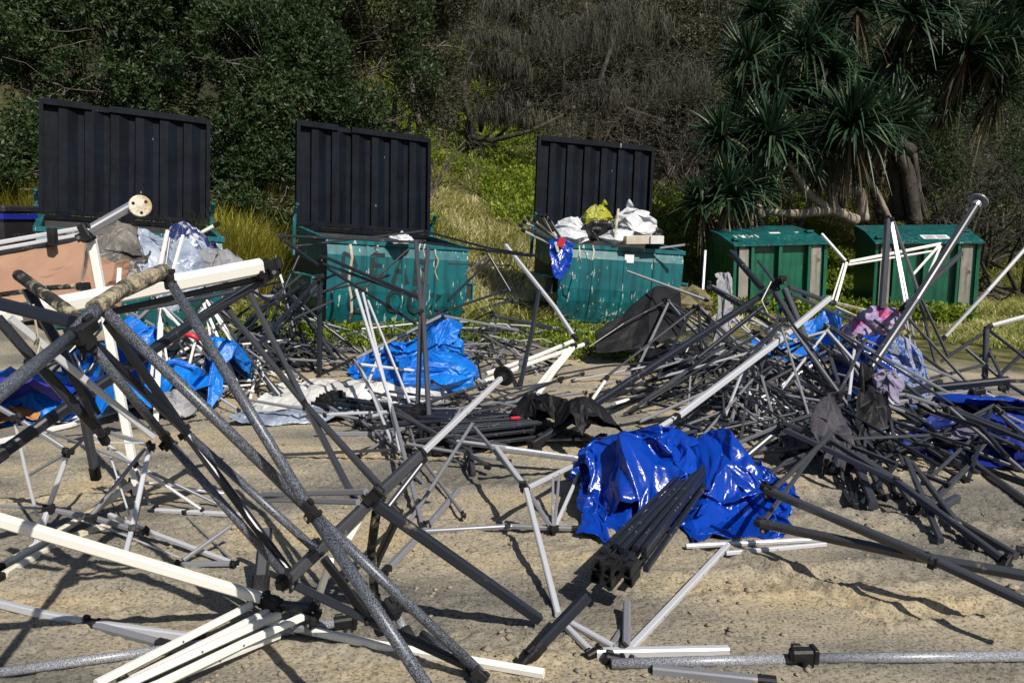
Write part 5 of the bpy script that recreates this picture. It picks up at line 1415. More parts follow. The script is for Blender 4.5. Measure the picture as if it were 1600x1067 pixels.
# ---------------------------------------------------------------- tarps, canopies, bags: cloth relaxed over what lies under it
def sheet_mat(name, a, b, rough=0.3, scale=3.0, metal=0.0, bump=0.25, bscale=22, transl=0.0, stops=None, spec=0.5):
    m, n, l, bs = nodes(name)
    tc = n.new('ShaderNodeTexCoord'); nz = n.new('ShaderNodeTexNoise'); nz.inputs['Scale'].default_value = scale; nz.inputs['Detail'].default_value = 5
    l.new(tc.outputs['Object'], nz.inputs['Vector'])
    r = ramp(n, stops or [(0.35, b), (0.62, a)]); l.new(nz.outputs[0], r.inputs[0]); l.new(r.outputs[0], bs.inputs['Base Color'])
    bs.inputs['Roughness'].default_value = rough; bs.inputs['Metallic'].default_value = metal; bs.inputs['Specular IOR Level'].default_value = spec
    n2 = n.new('ShaderNodeTexNoise'); n2.inputs['Scale'].default_value = bscale; n2.inputs['Detail'].default_value = 3; n2.inputs['Distortion'].default_value = 1.2
    l.new(tc.outputs['Object'], n2.inputs['Vector'])
    bp = n.new('ShaderNodeBump'); bp.inputs['Strength'].default_value = bump; bp.inputs['Distance'].default_value = 0.02
    l.new(n2.outputs[0], bp.inputs['Height']); l.new(bp.outputs[0], bs.inputs['Normal'])
    if transl:
        t = n.new('ShaderNodeBsdfTranslucent'); l.new(r.outputs[0], t.inputs[0]); mx = n.new('ShaderNodeMixShader'); mx.inputs[0].default_value = transl
        l.new(bs.outputs[0], mx.inputs[1]); l.new(t.outputs[0], mx.inputs[2]); l.new(mx.outputs[0], n['Material Output'].inputs[0])
    return m

F = {
 'royal': sheet_mat('royal_blue_tarp', (0.003, 0.045, 0.36), (0.002, 0.03, 0.27), 0.22, 2, 0, 0.12, 30, 0.06),
 'azure': sheet_mat('azure_tarp', (0.004, 0.17, 0.62), (0.003, 0.10, 0.48), 0.4, 3, 0, 0.4, 26, 0.06),
 'navy': sheet_mat('navy_canopy', (0.008, 0.03, 0.28), (0.006, 0.016, 0.13), 0.5, 3),
 'purple': sheet_mat('purple_blue_cloth', (0.05, 0.02, 0.22), (0.01, 0.04, 0.42), 0.5, 3),
 'black': sheet_mat('black_canvas', (0.008, 0.008, 0.010), (0.005, 0.005, 0.006), 0.6, 3, 0, 0.2, 30, spec=.25),
 'charcoal': sheet_mat('charcoal_purple_canvas', (0.035, 0.03, 0.045), (0.016, 0.014, 0.02), 0.7, 3),
 'laven': sheet_mat('lavender_grey_cloth', (0.22, 0.2, 0.3), (0.13, 0.12, 0.18), 0.7, 4),
 'white': sheet_mat('white_sheet', (0.7, 0.7, 0.7), (0.55, 0.54, 0.52), 0.5, 3, 0, 0.2, 18, 0.2),
 'tan': sheet_mat('tan_canvas', (0.36, 0.212, 0.14), (0.27, 0.15, 0.098), 0.8, 2.2, 0, 0.15, 40, 0.12),
 'brown': sheet_mat('grey_brown_canopy', (0.16, 0.145, 0.13), (0.05, 0.045, 0.043), 0.45, 2.5, 0, 0.4, 18),
 'silver': sheet_mat('silver_blue_canopy', (0.33, 0.38, 0.46), (0.13, 0.165, 0.24), 0.4, 3.5, 0.08, 0.4, 14),
 'lgrey': sheet_mat('light_grey_canopy', (0.30, 0.30, 0.32), (0.17, 0.17, 0.19), 0.6, 3, 0, 0.3, 20),
 'stripe': sheet_mat('navy_white_cloth', (0.01, 0.02, 0.09), (0.5, 0.52, 0.56), 0.5, 9, 0, 0.3, 22, 0, [(0.40, (0.5, 0.52, 0.58)), (0.46, (0.012, 0.02, 0.09)), (0.6, (0.02, 0.03, 0.12)), (0.66, (0.45, 0.47, 0.5))]),
 'pattern': sheet_mat('patterned_blue_bag', (0, 0, 0), (0, 0, 0), 0.6, 19, 0, 0.5, 30, 0, [(0.38, (0.03, 0.06, 0.22)), (0.46, (0.06, 0.13, 0.36)), (0.5, (0.30, 0.34, 0.42)), (0.56, (0.10, 0.16, 0.34)), (0.62, (0.32, 0.27, 0.24)), (0.68, (0.08, 0.12, 0.28))]),
 'pink': sheet_mat('pink_purple_cloth', (0, 0, 0), (0, 0, 0), 0.6, 6, 0, 0.3, 24, 0, [(0.36, (0.34, 0.03, 0.13)), (0.44, (0.22, 0.16, 0.33)), (0.6, (0.33, 0.28, 0.42)), (0.7, (0.5, 0.42, 0.5))]),
 'yellow': sheet_mat('yellow_plastic_bag', (0.40, 0.40, 0.03), (0.32, 0.33, 0.03), 0.35, 3, 0, 0.5, 22, 0.25),
 'wbag': sheet_mat('white_plastic_bag', (0.72, 0.73, 0.76), (0.6, 0.62, 0.66), 0.3, 3, 0, 0.5, 20, 0.25),
 'bbag': sheet_mat('black_plastic_bag', (0.012, 0.012, 0.014), (0.02, 0.02, 0.022), 0.3, 3, 0, 0.5, 20),
 'olive': sheet_mat('olive_bag', (0.16, 0.13, 0.05), (0.08, 0.07, 0.03), 0.7, 4),
 'orange': sheet_mat('orange_brown_cloth', (0.36, 0.17, 0.05), (0.25, 0.12, 0.04), 0.7, 4),
 'card': simple('cardboard', (0.42, 0.36, 0.28), (0.5, 0.45, 0.38), 7, 0.85),
 'rope': simple('pale_rope', (0.5, 0.47, 0.38), (0.38, 0.34, 0.26), 40, 0.9),
 'flagred': simple('flag_red', (0.5, 0.01, 0.02), (0.42, 0.01, 0.02), 5, 0.6),
}

def crumple(C, n, m, slack, mound, seed, steps=130, bend=0.72, hold=0.012, jit=0.04, floor=0.012):
    """a sheet longer than the place it lies in, relaxed under its weight over mound(x, y)"""
    rng = np.random.default_rng(seed); C = [np.array(tuple(c)[:2]) for c in C]
    u, v = np.meshgrid(np.linspace(0, 1, n), np.linspace(0, 1, m), indexing='ij')
    xy = (C[0] * ((1 - u) * (1 - v))[..., None] + C[1] * (u * (1 - v))[..., None] + C[2] * (u * v)[..., None] + C[3] * ((1 - u) * v)[..., None])
    w = 0.10 * np.linalg.norm(C[2] - C[0])
    xy = xy + w * (np.stack([fbm(u * 3 + seed, v * 3, 0, seed, 3), fbm(u * 3, v * 3 + 9, 0, seed + 4, 3)], -1) - 0.47) * 2
    z = mound(xy[..., 0], xy[..., 1])
    p = np.concatenate([xy, z[..., None]], -1)
    Lu = np.linalg.norm(p[1:] - p[:-1], axis=-1) * slack; Lv = np.linalg.norm(p[:, 1:] - p[:, :-1], axis=-1) * slack
    p = p + rng.normal(size=p.shape) * jit * np.array([.4, .4, 1]) + np.array([0, 0, floor + jit * 2])
    home = p.copy(); prev = p.copy()
    def solve(a, b, L, k=1.0, only_short=False):
        d = b - a; l = np.linalg.norm(d, axis=-1); c = (l - L) / np.maximum(l, 1e-6) * 0.5 * k
        if only_short: c = np.minimum(c, 0)
        return d * c[..., None]
    for s in range(steps):
        vel = (p - prev) * 0.94; prev = p.copy(); p = p + vel + np.array([0, 0, -0.0016])
        p[..., :2] += (home[..., :2] - p[..., :2]) * hold
        for it in range(3):
            for o in (0, 1):
                e = solve(p[o:-1:2], p[o + 1::2], Lu[o::2]); p[o:-1:2] += e; p[o + 1::2] -= e
                e = solve(p[:, o:-1:2], p[:, o + 1::2], Lv[:, o::2]); p[:, o:-1:2] += e; p[:, o + 1::2] -= e
            L2 = Lu[:-1] + Lu[1:]; e = solve(p[:-2], p[2:], L2 * bend, 0.35, True); p[:-2] += e; p[2:] -= e
            L2 = Lv[:, :-1] + Lv[:, 1:]; e = solve(p[:, :-2], p[:, 2:], L2 * bend, 0.35, True); p[:, :-2] += e; p[:, 2:] -= e
            Ld = np.hypot(Lu[:, :-1], Lv[:-1]); e = solve(p[:-1, :-1], p[1:, 1:], Ld, 0.3); p[:-1, :-1] += e; p[1:, 1:] -= e
            e = solve(p[1:, :-1], p[:-1, 1:], Ld, 0.3); p[1:, :-1] += e; p[:-1, 1:] -= e
        g = mound(p[..., 0], p[..., 1]) + floor; hit = p[..., 2] < g
        p[..., 2] = np.where(hit, g, p[..., 2]); prev[hit] = prev[hit] * 0.3 + p[hit] * 0.7
    return p

def creases(p, seed, amp, lam, smoothing=8, wrap=False):
    """crumple a relaxed sheet: flat triangles between sharp folds, each broken into smaller ones"""
    rng = np.random.default_rng(seed + 900)
    for k in range(smoothing):
        q = p.copy(); q[1:-1] = .5 * p[1:-1] + .25 * (p[2:] + p[:-2]); p = q.copy(); q[:, 1:-1] = .5 * p[:, 1:-1] + .25 * (p[:, 2:] + p[:, :-2]); p = q
    Lu = np.linalg.norm(np.diff(p, axis=0), axis=-1).sum(0).mean(); Lv = np.linalg.norm(np.diff(p, axis=1), axis=-1).sum(1).mean()
    a, b = max(4, int(round(Lu / lam)) + 1), max(4, int(round(Lv / lam)) + 1)
    u, v = np.meshgrid(np.linspace(0, 1, a), np.linspace(0, 1, b), indexing='ij')
    ju, jv = rng.uniform(-.42, .42, u.shape) / (a - 1), rng.uniform(-.42, .42, v.shape) / (b - 1)
    ju[0] = ju[-1] = 0; jv[:, 0] = jv[:, -1] = 0
    x, y = np.clip(u + ju, 0, 1) * (p.shape[0] - 1), np.clip(v + jv, 0, 1) * (p.shape[1] - 1)
    i, j = np.minimum(x.astype(int), p.shape[0] - 2), np.minimum(y.astype(int), p.shape[1] - 2); f, g = (x - i)[..., None], (y - j)[..., None]
    q = p[i, j] * (1 - f) * (1 - g) + p[i + 1, j] * f * (1 - g) + p[i, j + 1] * (1 - f) * g + p[i + 1, j + 1] * f * g
    q = q + rng.normal(size=q.shape) * amp * np.array([.55, .8, .8])
    if wrap: q[-1] = q[0]; q[:, 0] = q[:, 0].mean(0); q[:, -1] = q[:, -1].mean(0)
    for lev in range(4):
        n, m = q.shape[:2]; r = np.zeros((2 * n - 1, 2 * m - 1, 3)); amp *= .36; L = amp if lev < 3 else 0
        r[::2, ::2] = q; r[1::2, ::2] = (q[1:] + q[:-1]) / 2; r[::2, 1::2] = (q[:, 1:] + q[:, :-1]) / 2
        d1, d2 = (q[:-1, :-1] + q[1:, 1:]) / 2, (q[1:, :-1] + q[:-1, 1:]) / 2
        pick = (np.add.outer(np.arange(n - 1), np.arange(m - 1)) % 2 == 0)[..., None]
        if lev == 0: pick = rng.random((n - 1, m - 1, 1)) < .5
        r[1::2, 1::2] = np.where(pick, d1, d2)
        nz = rng.normal(size=r.shape) * L; nz[::2, ::2] = 0
        if wrap: nz[-1] = nz[0]; nz[:, 0] = 0; nz[:, -1] = 0
        q = r + nz
        if max(q.shape[:2]) > 260: break
    return q

def sheet_obj(name, p, mat, parent=None, sub=1):
    n, m = p.shape[:2]; idx = np.arange(n * m).reshape(n, m)
    f = np.stack([idx[:-1, :-1], idx[1:, :-1], idx[1:, 1:], idx[:-1, 1:]], -1).reshape(-1, 4)
    o = mesh_obj(name, p.reshape(-1, 3), f, mat, parent, True)
    sd = o.modifiers.new('thickness', 'SOLIDIFY'); sd.thickness = 0.003
    if sub: ss = o.modifiers.new('smooth', 'SUBSURF'); ss.levels = sub; ss.render_levels = sub
    return o

def lobes(*L):
    def fn(x, y):
        z = terrain(x, y)
        b = 0
        for cx, cy, rx, ry, h in L:
            q = ((x - cx) / rx) ** 2 + ((y - cy) / ry) ** 2; b = np.maximum(b, h * np.clip(1 - q, 0, 1) ** 0.7)
        return z + b
    return fn

def lobe(px, py, d, rx, ry, h): p = P(px, py, d); return (p.x, p.y, rx, ry, h)
def tarp(label, corners, mat, mound, seed, n=46, m=46, slack=1.35, name='tarp', cat='tarp', group='crumpled tarps and canopies', amp=.032, lam=.15, **k):
    C = [G(*map(float, c.split(','))) for c in corners.split()] if isinstance(corners, str) else corners
    p = crumple(C, n, m, slack, mound, seed, **k)
    p = creases(p, seed, amp, lam); p[..., 2] = np.maximum(p[..., 2], terrain(p[..., 0], p[..., 1]) + .008)
    return tag(sheet_obj(name, p, F[mat], None, 0), label, cat, group)

# the crumpled blue tarps
tarp('large glossy royal blue tarp crumpled under the folded black frame', '893,815 1075,842 1100,690 925,690', 'royal', lobes(lobe(985, 790, 4.35, .36, .42, .40), lobe(1050, 770, 4.55, .3, .4, .36)), 21, 56, 52, 1.16, jit=.05, bend=.9, hold=.02, amp=.06, lam=.16)
tarp('right half of the glossy royal blue tarp, crumpled low beside the folded black frame', '1068,850 1228,838 1250,770 1090,705', 'royal', lobes(lobe(1110, 770, 4.5, .28, .4, .30), lobe(1180, 790, 4.35, .3, .3, .17)), 22, 52, 46, 1.18, jit=.045, bend=.9, hold=.02, amp=.05, lam=.14)
tarp('tail of azure tarp trailing left of the bundled one before the lettered bin', '545,598 728,598 722,556 580,566', 'azure', lobes(lobe(685, 585, 7.9, .34, .34, .46), lobe(620, 590, 7.85, .34, .3, .34), lobe(695, 560, 8.0, .22, .26, .68)), 23, 60, 40, 1.35, jit=.045, bend=.7, hold=.025)
tarp('bright azure sheet hanging behind the hammertone leg at left', '176,640 262,640 262,600 176,610', 'azure', lobes(lobe(213, 600, 6.75, .34, .3, .78)), 24, 40, 34, 1.12, jit=.03)
tarp('azure folded tarp right of the hanging sheet at left', '248,648 328,640 322,600 250,608', 'azure', lobes(lobe(285, 600, 6.7, .30, .36, .38)), 25, 40, 36, 1.22, jit=.04)
tarp('azure band of canopy curving over the white struts', '318,650 384,622 392,572 330,580', 'azure', lobes(lobe(345, 580, 7.0, .2, .35, .62)), 26, 40, 30, 1.15, jit=.03)
tarp('royal blue and purple cloth low at the left edge', '-20,690 95,664 80,618 -20,630', 'purple', lobes(lobe(20, 620, 5.9, .5, .5, .40)), 27, 44, 40, 1.25, jit=.05)
tarp('blue cloth crumpled below the hammertone corner joint', '90,668 190,655 190,605 100,612', 'royal', lobes(lobe(140, 600, 6.3, .4, .4, .34)), 28, 42, 38, 1.3, jit=.045)
tarp('blue tarp bunched behind the dark frame in the right pile', '1206,566 1338,566 1330,520 1225,520', 'azure', lobes(lobe(1285, 545, 8.6, .36, .5, .62), lobe(1235, 552, 8.6, .35, .4, .2)), 29, 46, 38, 1.3, jit=.05)
tarp('dark blue tarp with lavender marks lying flat at the right edge', '1420,712 1640,745 1640,655 1450,650', 'navy', lobes(lobe(1510, 670, 5.6, .55, .5, .14), lobe(1600, 680, 5.5, .4, .5, .2)), 30, 54, 44, 1.18, jit=.04)
tarp('bright blue flap of tarp on top of the dark blue one at right', '1462,672 1640,690 1640,640 1490,640', 'royal', lobes(lobe(1510, 660, 5.8, .5, .5, .26), lobe(1600, 665, 5.7, .45, .5, .26)), 31, 44, 34, 1.12, jit=.03)
tarp('lavender grey printed cloth folded on the dark blue tarp', '1470,718 1590,728 1570,690 1470,686', 'laven', lobes(lobe(1525, 700, 5.15, .38, .4, .17)), 32, 38, 32, 1.2, jit=.035)
def add_fold(owner, *args, **k):
    curtain(*args, **k); f = bpy.data.objects[args[-1]] if False else LAST[0]
    for key in ('label', 'category', 'group'):
        if key in f: del f[key]
    f.location = f.location - owner.location; f.parent = owner

tarp('lavender grey rag on the joint left of the charcoal fabric', '1225,722 1275,720 1275,700 1230,700', 'laven', lobes(lobe(1252, 705, 5.0, .12, .2, .34)), 36, 26, 24, 1.3, jit=.03)
tarp('white sheet lying crumpled under the flat folded frame', '395,645 690,645 690,603 430,606', 'white', lobes(lobe(600, 620, 7.0, .9, .25, .10)), 38, 60, 34, 1.12, jit=.03, floor=.03)
tarp('silver-blue cloth strip along the white sheet', '370,664 570,658 565,648 390,650', 'silver', lobes((-9, 0, 1, 1, .05)), 39, 50, 20, 1.1, jit=.02, floor=.05)
tarp('orange-brown cloth on the sand at the left edge', '-20,672 55,662 58,636 -20,640', 'orange', lobes(lobe(20, 650, 6.2, .3, .3, .10)), 40, 34, 28, 1.25, jit=.03)
tarp('white cloth on the sand beside the white pole at left', '82,660 182,652 180,634 95,640', 'white', lobes(lobe(140, 645, 6.5, .3, .2, .06)), 41, 36, 26, 1.2, jit=.03)
tarp('small blue rag on the sand left of the lettered bin', '428,545 455,545 455,528 432,528', 'royal', lobes(lobe(443, 536, 10, .1, .12, .14)), 42, 22, 20, 1.3, jit=.02)
tarp('blue strip of tarp on the sand beneath the bag-bin', '868,530 960,522 955,508 880,515', 'laven', lobes((-9, 0, 1, 1, .05)), 43, 36, 20, 1.15, jit=.02)
tarp('black crumpled cloth under the right pile beside the long black leg', '985,580 1110,590 1100,545 1010,548', 'black', lobes(lobe(1050, 560, 8.4, .5, .4, .26)), 45, 36, 30, 1.25, jit=.04)

# the canopy pile spilling from the first bin
PILE = lobes((-3.72, 7.85, .62, .6, 1.38), (-3.25, 7.95, .48, .5, 1.36), (-2.92, 8.0, .36, .5, 1.12), (-4.15, 7.7, .55, .5, 1.22), (-4.9, 7.6, .8, .5, 1.0))
def W(x, y): return Vector((x, y, 0))
tarp('grey-brown canopy heaped against the white foot plate on the canvas pile', [W(-4.55, 7.3), W(-3.5, 7.25), W(-3.45, 8.3), W(-4.5, 8.3)], 'brown', lobes((-3.8, 7.8, .66, .72, 1.46), (-4.2, 7.7, .6, .6, 1.34)), 51, 50, 46, 1.22, jit=.05, bend=.82)
tarp('silver-blue canopy draped over the middle of the canvas pile', [W(-3.6, 7.5), W(-2.98, 7.55), W(-2.95, 8.4), W(-3.55, 8.4)], 'silver', lobes((-3.72, 7.85, .64, .62, 1.42), (-3.25, 7.95, .5, .52, 1.39)), 52, 50, 46, 1.16, jit=.05, bend=.85)
tarp('light grey canopy with dark seams at the right end of the canvas pile', [W(-3.2, 7.62), W(-2.58, 7.7), W(-2.58, 8.4), W(-3.1, 8.4)], 'lgrey', lobes((-3.25, 7.95, .5, .54, 1.3), (-2.92, 8.0, .40, .54, 1.22)), 53, 46, 42, 1.16, jit=.04, bend=.85)
tarp('navy and white cloth bunched on top of the canvas pile under the black lid', [W(-3.5, 7.7), W(-2.95, 7.75), W(-2.95, 8.35), W(-3.45, 8.35)], 'stripe', lobes((-3.25, 8.0, .42, .45, 1.47)), 54, 38, 36, 1.15, jit=.04, bend=.8)

LAST = [None]
def curtain(label, top, bot, mat, folds, amp, seed, name='canvas_sheet', cat='canvas', n=90, m=60, group='canvas and canopies on the left pile', camp=.014, clam=.3):
    """a sheet hung from its top edge, with soft folds"""
    T = [P(*t) for t in top]; B = [P(*b) for b in bot]
    def along(Q, s):
        k = min(int(s * (len(Q) - 1)), len(Q) - 2); return Q[k].lerp(Q[k + 1], s * (len(Q) - 1) - k)
    p = np.zeros((n, m, 3)); rng = np.random.default_rng(seed)
    for i in range(n):
        s = i / (n - 1); a, b = along(T, s), along(B, s)
        for j in range(m):
            t = j / (m - 1); q = a.lerp(b, t)
            off = amp * (0.2 + t) * (math.sin(s * folds * 6.28 + 1.3 * math.sin(3 * s * 6.28 + t * 2) + t * 1.4) + 0.12 * math.sin(s * folds * 14 + t * 5 + seed))
            p[i, j] = (q.x + 0.25 * off, q.y - off, q.z + 0.012 * math.sin(s * 17 + seed) * t)
    p = creases(p, seed, camp, clam); LAST[0] = sheet_obj(name, p, F[mat], None, 0)
    return tag(LAST[0], label, cat, group)
curtain('tan canvas sheet hung from an aluminium rail at the far left', [(-40, 392, 5.7), (60, 378, 5.9), (134, 366, 6.1)], [(-40, 470, 5.5), (40, 478, 5.55), (125, 486, 5.8)], 'tan', .8, .05, 3)
curtain('tan canvas end bulging right behind the white leg', [(136, 392, 6.3), (165, 412, 6.2), (204, 402, 6.4)], [(136, 478, 6.0), (168, 480, 6.0), (188, 474, 6.3)], 'tan', .7, .07, 5)
def rail():
    o = thing('canvas_rail', 'twin aluminium rail carrying the tan canvas', 'rail', tuple(P(40, 372, 5.8)), (0, 0, 0))
    for dy, w, mt in ((0, .032, 'slv'), (10, .028, 'slv'), (16, .03, 'blk')):
        MB().tube([P(-40, 386 + dy, 5.62), P(124, 357 + dy, 6.05)], w).obj('rail_tube', M[mt], o)
    for px, py in ((82, 370), (30, 379)): MB().cbox(P(px, py, 5.84), (.05, .07, .13), None, .3).obj('clip', M['plb'], o)
rail()
loose('dark bar with dried mud across the foot of the tan canvas', 'ruf', 34, '-10,462,5.2 75,450,5.2 135,446,5.2', ends='130,448,5.2')
loose('short white post standing against the tan canvas', 'wht', 30, '187,420,5.8 184,462,5.7')
loose('thin white canopy strut leaning on the silver-blue canopy', 'wht', 24, '286,368,6.7 268,430,6.5', group='white canopy struts on the pile')
loose('thin grey canopy strut in the silver-blue canopy', 'dsl', 22, '265,372,6.8 258,420,6.7', group='white canopy struts on the pile')
loose('dark strut lying along the foot of the canvas pile', 'blk', 26, '100,500,5.0 250,478,5.2 380,452,5.4')
def strap():
    o = thing('strap', 'red webbing strap with buckle among the struts at left', 'strap', tuple(G(292, 560)))
    MB().sweep([P(272, 535, 6.4), P(284, 520, 6.4), P(300, 524, 6.4), P(312, 531, 6.4)], [.02, .024, .024, .018], 6).obj('webbing', M['red'], o, True)
    MB().cbox(P(276, 530, 6.38), (.05, .03, .04), None, .3).obj('buckle', M['plb'], o)
strap()
tag(MB().sweep([P(52, 476, 2.6), P(55, 500, 2.62), P(60, 525, 2.63), P(54, 538, 2.63), P(62, 532, 2.64), P(58, 556, 2.64), P(50, 575, 2.64)], .004, 6).obj('cord', F['rope'], None, True), 'thin white cord knotted round the dark tube at far left', 'cord')

# bags
def bag(label, c, r, mat, seed, knot=None, name='rubbish_bag', cat='bag', group='rubbish bags', flat=0.3, lump=.28):
    rng = np.random.default_rng(seed); nu, nv = 90, 60
    th, ph = np.meshgrid(np.linspace(0, 2 * np.pi, nu, endpoint=False), np.linspace(0, np.pi, nv), indexing='ij')
    d = np.stack([np.cos(th) * np.sin(ph), np.sin(th) * np.sin(ph), np.cos(ph)], -1)
    k = 1 + lump * (fbm(d[..., 0] * 2 + seed, d[..., 1] * 2, d[..., 2] * 2, seed, 3) - .47) * 2
    cre = np.abs(fbm(d[..., 0] * 4 + 3, d[..., 1] * 4 + seed, d[..., 2] * 2.5, seed + 2, 3) - .47); k = k - 0.5 * np.exp(-(cre / .03) ** 2) * .10
    k = k + 0.05 * np.abs(np.sin(th * 9 + 3 * d[..., 2])) * np.clip(d[..., 2], 0, 1)
    p = d * k[..., None] * np.array(r); p[..., 2] = np.maximum(p[..., 2], -r[2] * (1 - flat))
    rr = float(np.mean(r)); h = 0
    for q in range(8):
        v = rng.normal(size=3); v /= np.linalg.norm(v); L = rr * rng.uniform(.35, 1.0); t = np.abs(((p @ v + .25 * rr * (fbm(d[..., 0] * 2 + q, d[..., 1] * 2, d[..., 2] * 2, seed + q, 2) - .4)) / L + rng.random()) % 1 * 2 - 1)
        h = h + (t - .5) * .10 * L
    p = p + d * h[..., None]
    p = creases(np.concatenate([p, p[:1]], 0), seed, rr * .11, rr * .5, 0, True)[:-1]; nu, nv = p.shape[:2]
    p[..., 2] = np.maximum(p[..., 2], -r[2] * (1 - flat))
    p = p.reshape(-1, 3) + np.array(tuple(c)); idx = np.arange(nu * nv).reshape(nu, nv)
    f = np.stack([idx, np.roll(idx, -1, 0)], -1); f = np.concatenate([f[:, :-1], f[:, 1:, ::-1]], -1).reshape(-1, 4)
    o = thing(name, label, cat, (c[0], c[1], c[2] - r[2] * (1 - flat)), (0, 0, 0), group)
    mesh_obj('sack', p, f[:, ::-1].copy(), F[mat], o, True)
    if knot:
        q = Vector(c) + Vector(knot); b = Vector(c) + Vector(knot) * .72
        MB().sweep([b, b.lerp(q, .5), q, q + Vector((.03, 0, .03)), q + Vector((.06, -.01, .05))], [r[0] * .42, r[0] * .14, r[0] * .08, r[0] * .16, r[0] * .2], 9).obj('knot', F[mat], o, True)
    return o
B3 = 12.75
bag('yellow-green plastic bag tied at the top in the bag-bin', P(931, 345, B3), (.26, .22, .22), 'yellow', 1, (.1, 0, .24))
bag('shiny black rubbish bag under the yellow one in the bag-bin', P(938, 362, 12.4), (.30, .22, .19), 'bbag', 2)
bag('large white plastic bag with a knotted neck in the bag-bin', P(990, 354, B3), (.36, .26, .25), 'wbag', 3, (-.10, 0, .32))
bag('crumpled white bag at the left of the bag-bin heap', P(893, 356, 12.8), (.28, .24, .17), 'wbag', 4)
bag('low white bag beneath the black one in the bag-bin', P(893, 371, 12.4), (.36, .24, .13), 'wbag', 5)
bag('small black bag at the right end of the bag-bin heap', P(1020, 370, 12.8), (.2, .2, .16), 'bbag', 6)
bag('crumpled white bag between the stick and the cardboard in the bag-bin', P(962, 372, 12.3), (.30, .2, .13), 'wbag', 7)
def bx(label, c, size, rotz, mat, name='cardboard_box', tilt=0.0):
    o = thing(name, label, 'box', tuple(c), (tilt, 0, rotz), 'boxes in the bag-bin')
    mb = MB(); mb.cbox((0, 0, size[2] / 2), size, None, .06); mb.obj('carton', mat, o, False, True)
    mb = MB(); mb.box(-size[0] / 2, size[0] / 2, -.02, .02, size[2] + .001, size[2] + .004); mb.obj('tape', PAPER, o, False, True)
    return o
bx('flat brown cardboard box on the rim of the bag-bin', P(996, 381, 12.2), (.46, .3, .12), .2, F['card'])
bx('white carton beside the brown cardboard on the bag-bin rim', P(1021, 381, 12.2), (.22, .25, .12), .3, F['white'], 'carton')
loose('pale stake standing upright in the bag-bin rubbish', 'wsn', 36, '960,380,12.1 963,352,12.1 966,326,12.1', cap=False, name='stake')
for k, (a, b, mt) in enumerate([('872,378', '818,346', 'slv'), ('872,374', '824,340', 'dsl'), ('866,372', '846,336', 'wsn'), ('876,372', '852,336', 'slv'), ('868,380', '812,352', 'dsl'), ('874,376', '834,344', 'wsn'), ('862,382', '816,360', 'slv'), ('880,378', '858,342', 'dsl')]):
    loose('one of the bundled pale poles sticking out of the left end of the bag-bin', mt, 34, '%s,12.3 %s,11.7' % (a, b), group='poles sticking out of the bag-bin')
loose('silver tube lying out over the right end of the bag-bin', 'slv', 30, '1030,388,12.2 1076,382,12.0')
curtain('blue flag with a red and white corner hanging over the bag-bin rim', [(856, 376, 11.75), (878, 370, 11.7), (897, 380, 11.7)], [(864, 432, 11.5), (876, 440, 11.5), (890, 420, 11.6)], 'royal', 2, .035, 8, 'flag', 'flag', 44, 30, camp=.012, clam=.1)
tag(bpy.data.objects['flag'], group=None); del bpy.data.objects['flag']['group']
fl = bpy.data.objects['flag']
MB().cbox(P(877, 379, 11.6), (.10, .02, .13), Matrix.Rotation(.4, 3, 'Y'), .2).obj('red_canton', F['flagred'], fl)
MB().cbox(P(870, 386, 11.6), (.04, .02, .15), Matrix.Rotation(-.3, 3, 'Y'), .2).obj('white_band', F['white'], fl)
rp = [P(905, 384, 11.6), P(906, 398, 11.5), P(902, 408, 11.5), P(908, 410, 11.5), P(904, 396, 11.48), P(914, 392, 11.5), P(918, 404, 11.5), P(926, 406, 11.5), P(928, 392, 11.5), P(926, 384, 11.6)]
tag(MB().sweep(rp, .012, 6).obj('rope', F['rope'], None, True), 'pale rope looped over the bag-bin rim', 'rope')
bag('white polystyrene lump on the rim of the lettered bin', P(626, 374, 10.6), (.17, .14, .08), 'wbag', 9, name='foam_lump', cat='rubbish', group='rubbish on the bins')
for k, (x, y0, y1, mt) in enumerate([(547, 382, 505, 'wsn'), (588, 384, 396, 'slv'), (655, 378, 470, 'wsn'), (664, 380, 450, 'olive'), (682, 390, 440, 'wsn')]):
    pts = [P(x + 3 * math.sin(i * 1.7 + k), y0 + (y1 - y0) * i / 6, 9.7 + .02 * i) for i in range(7)]
    tag(MB().sweep(pts, .010 if k else .02, 6).obj('cord', F['rope'] if mt != 'slv' else F['white'], None, True), ['pale strap hanging down the front of the lettered bin', 'short white string on the lettered bin rim', 'pale cord behind the tall dark leg pair', 'second cord behind the tall dark leg pair', 'cord hanging at the right end of the lettered bin'][k], 'cord', 'cords hanging from the lettered bin')

# black carry bag on the sand, patterned bag, cloths in the right pile
tarp('black canvas carry bag slumped empty and creased on the sand beside the folded frame', '800,682 905,716 985,700 860,650', 'black', lobes(lobe(850, 676, 5.75, .34, .3, .27), lobe(905, 692, 5.45, .32, .3, .30), lobe(940, 694, 5.45, .25, .2, .16)), 71, 50, 40, 1.15, jit=.04, amp=.045, lam=.16, name='carry_bag', cat='bag', group=None)
bag('patterned blue and white bag standing on the sand in the right pile', G(1400, 598, .2), (.30, .24, .36), 'pattern', 13, None, 'patterned_bag', 'bag', None, .3)
bag('royal blue full bag beside the patterned one', G(1355, 580, .3), (.3, .26, .3), 'royal', 14, None, 'blue_bag', 'bag', None, .3)
bag('pink and purple cloth bundle on top of the blue bags', P(1378, 504, 8.0), (.27, .2, .15), 'pink', 15, None, 'cloth_bundle', 'cloth', None, .2)
bag('pink cloth roll lying against the blue bag', P(1340, 520, 8.0), (.18, .16, .12), 'pink', 16, None, 'cloth_bundle', 'cloth', None, .2)
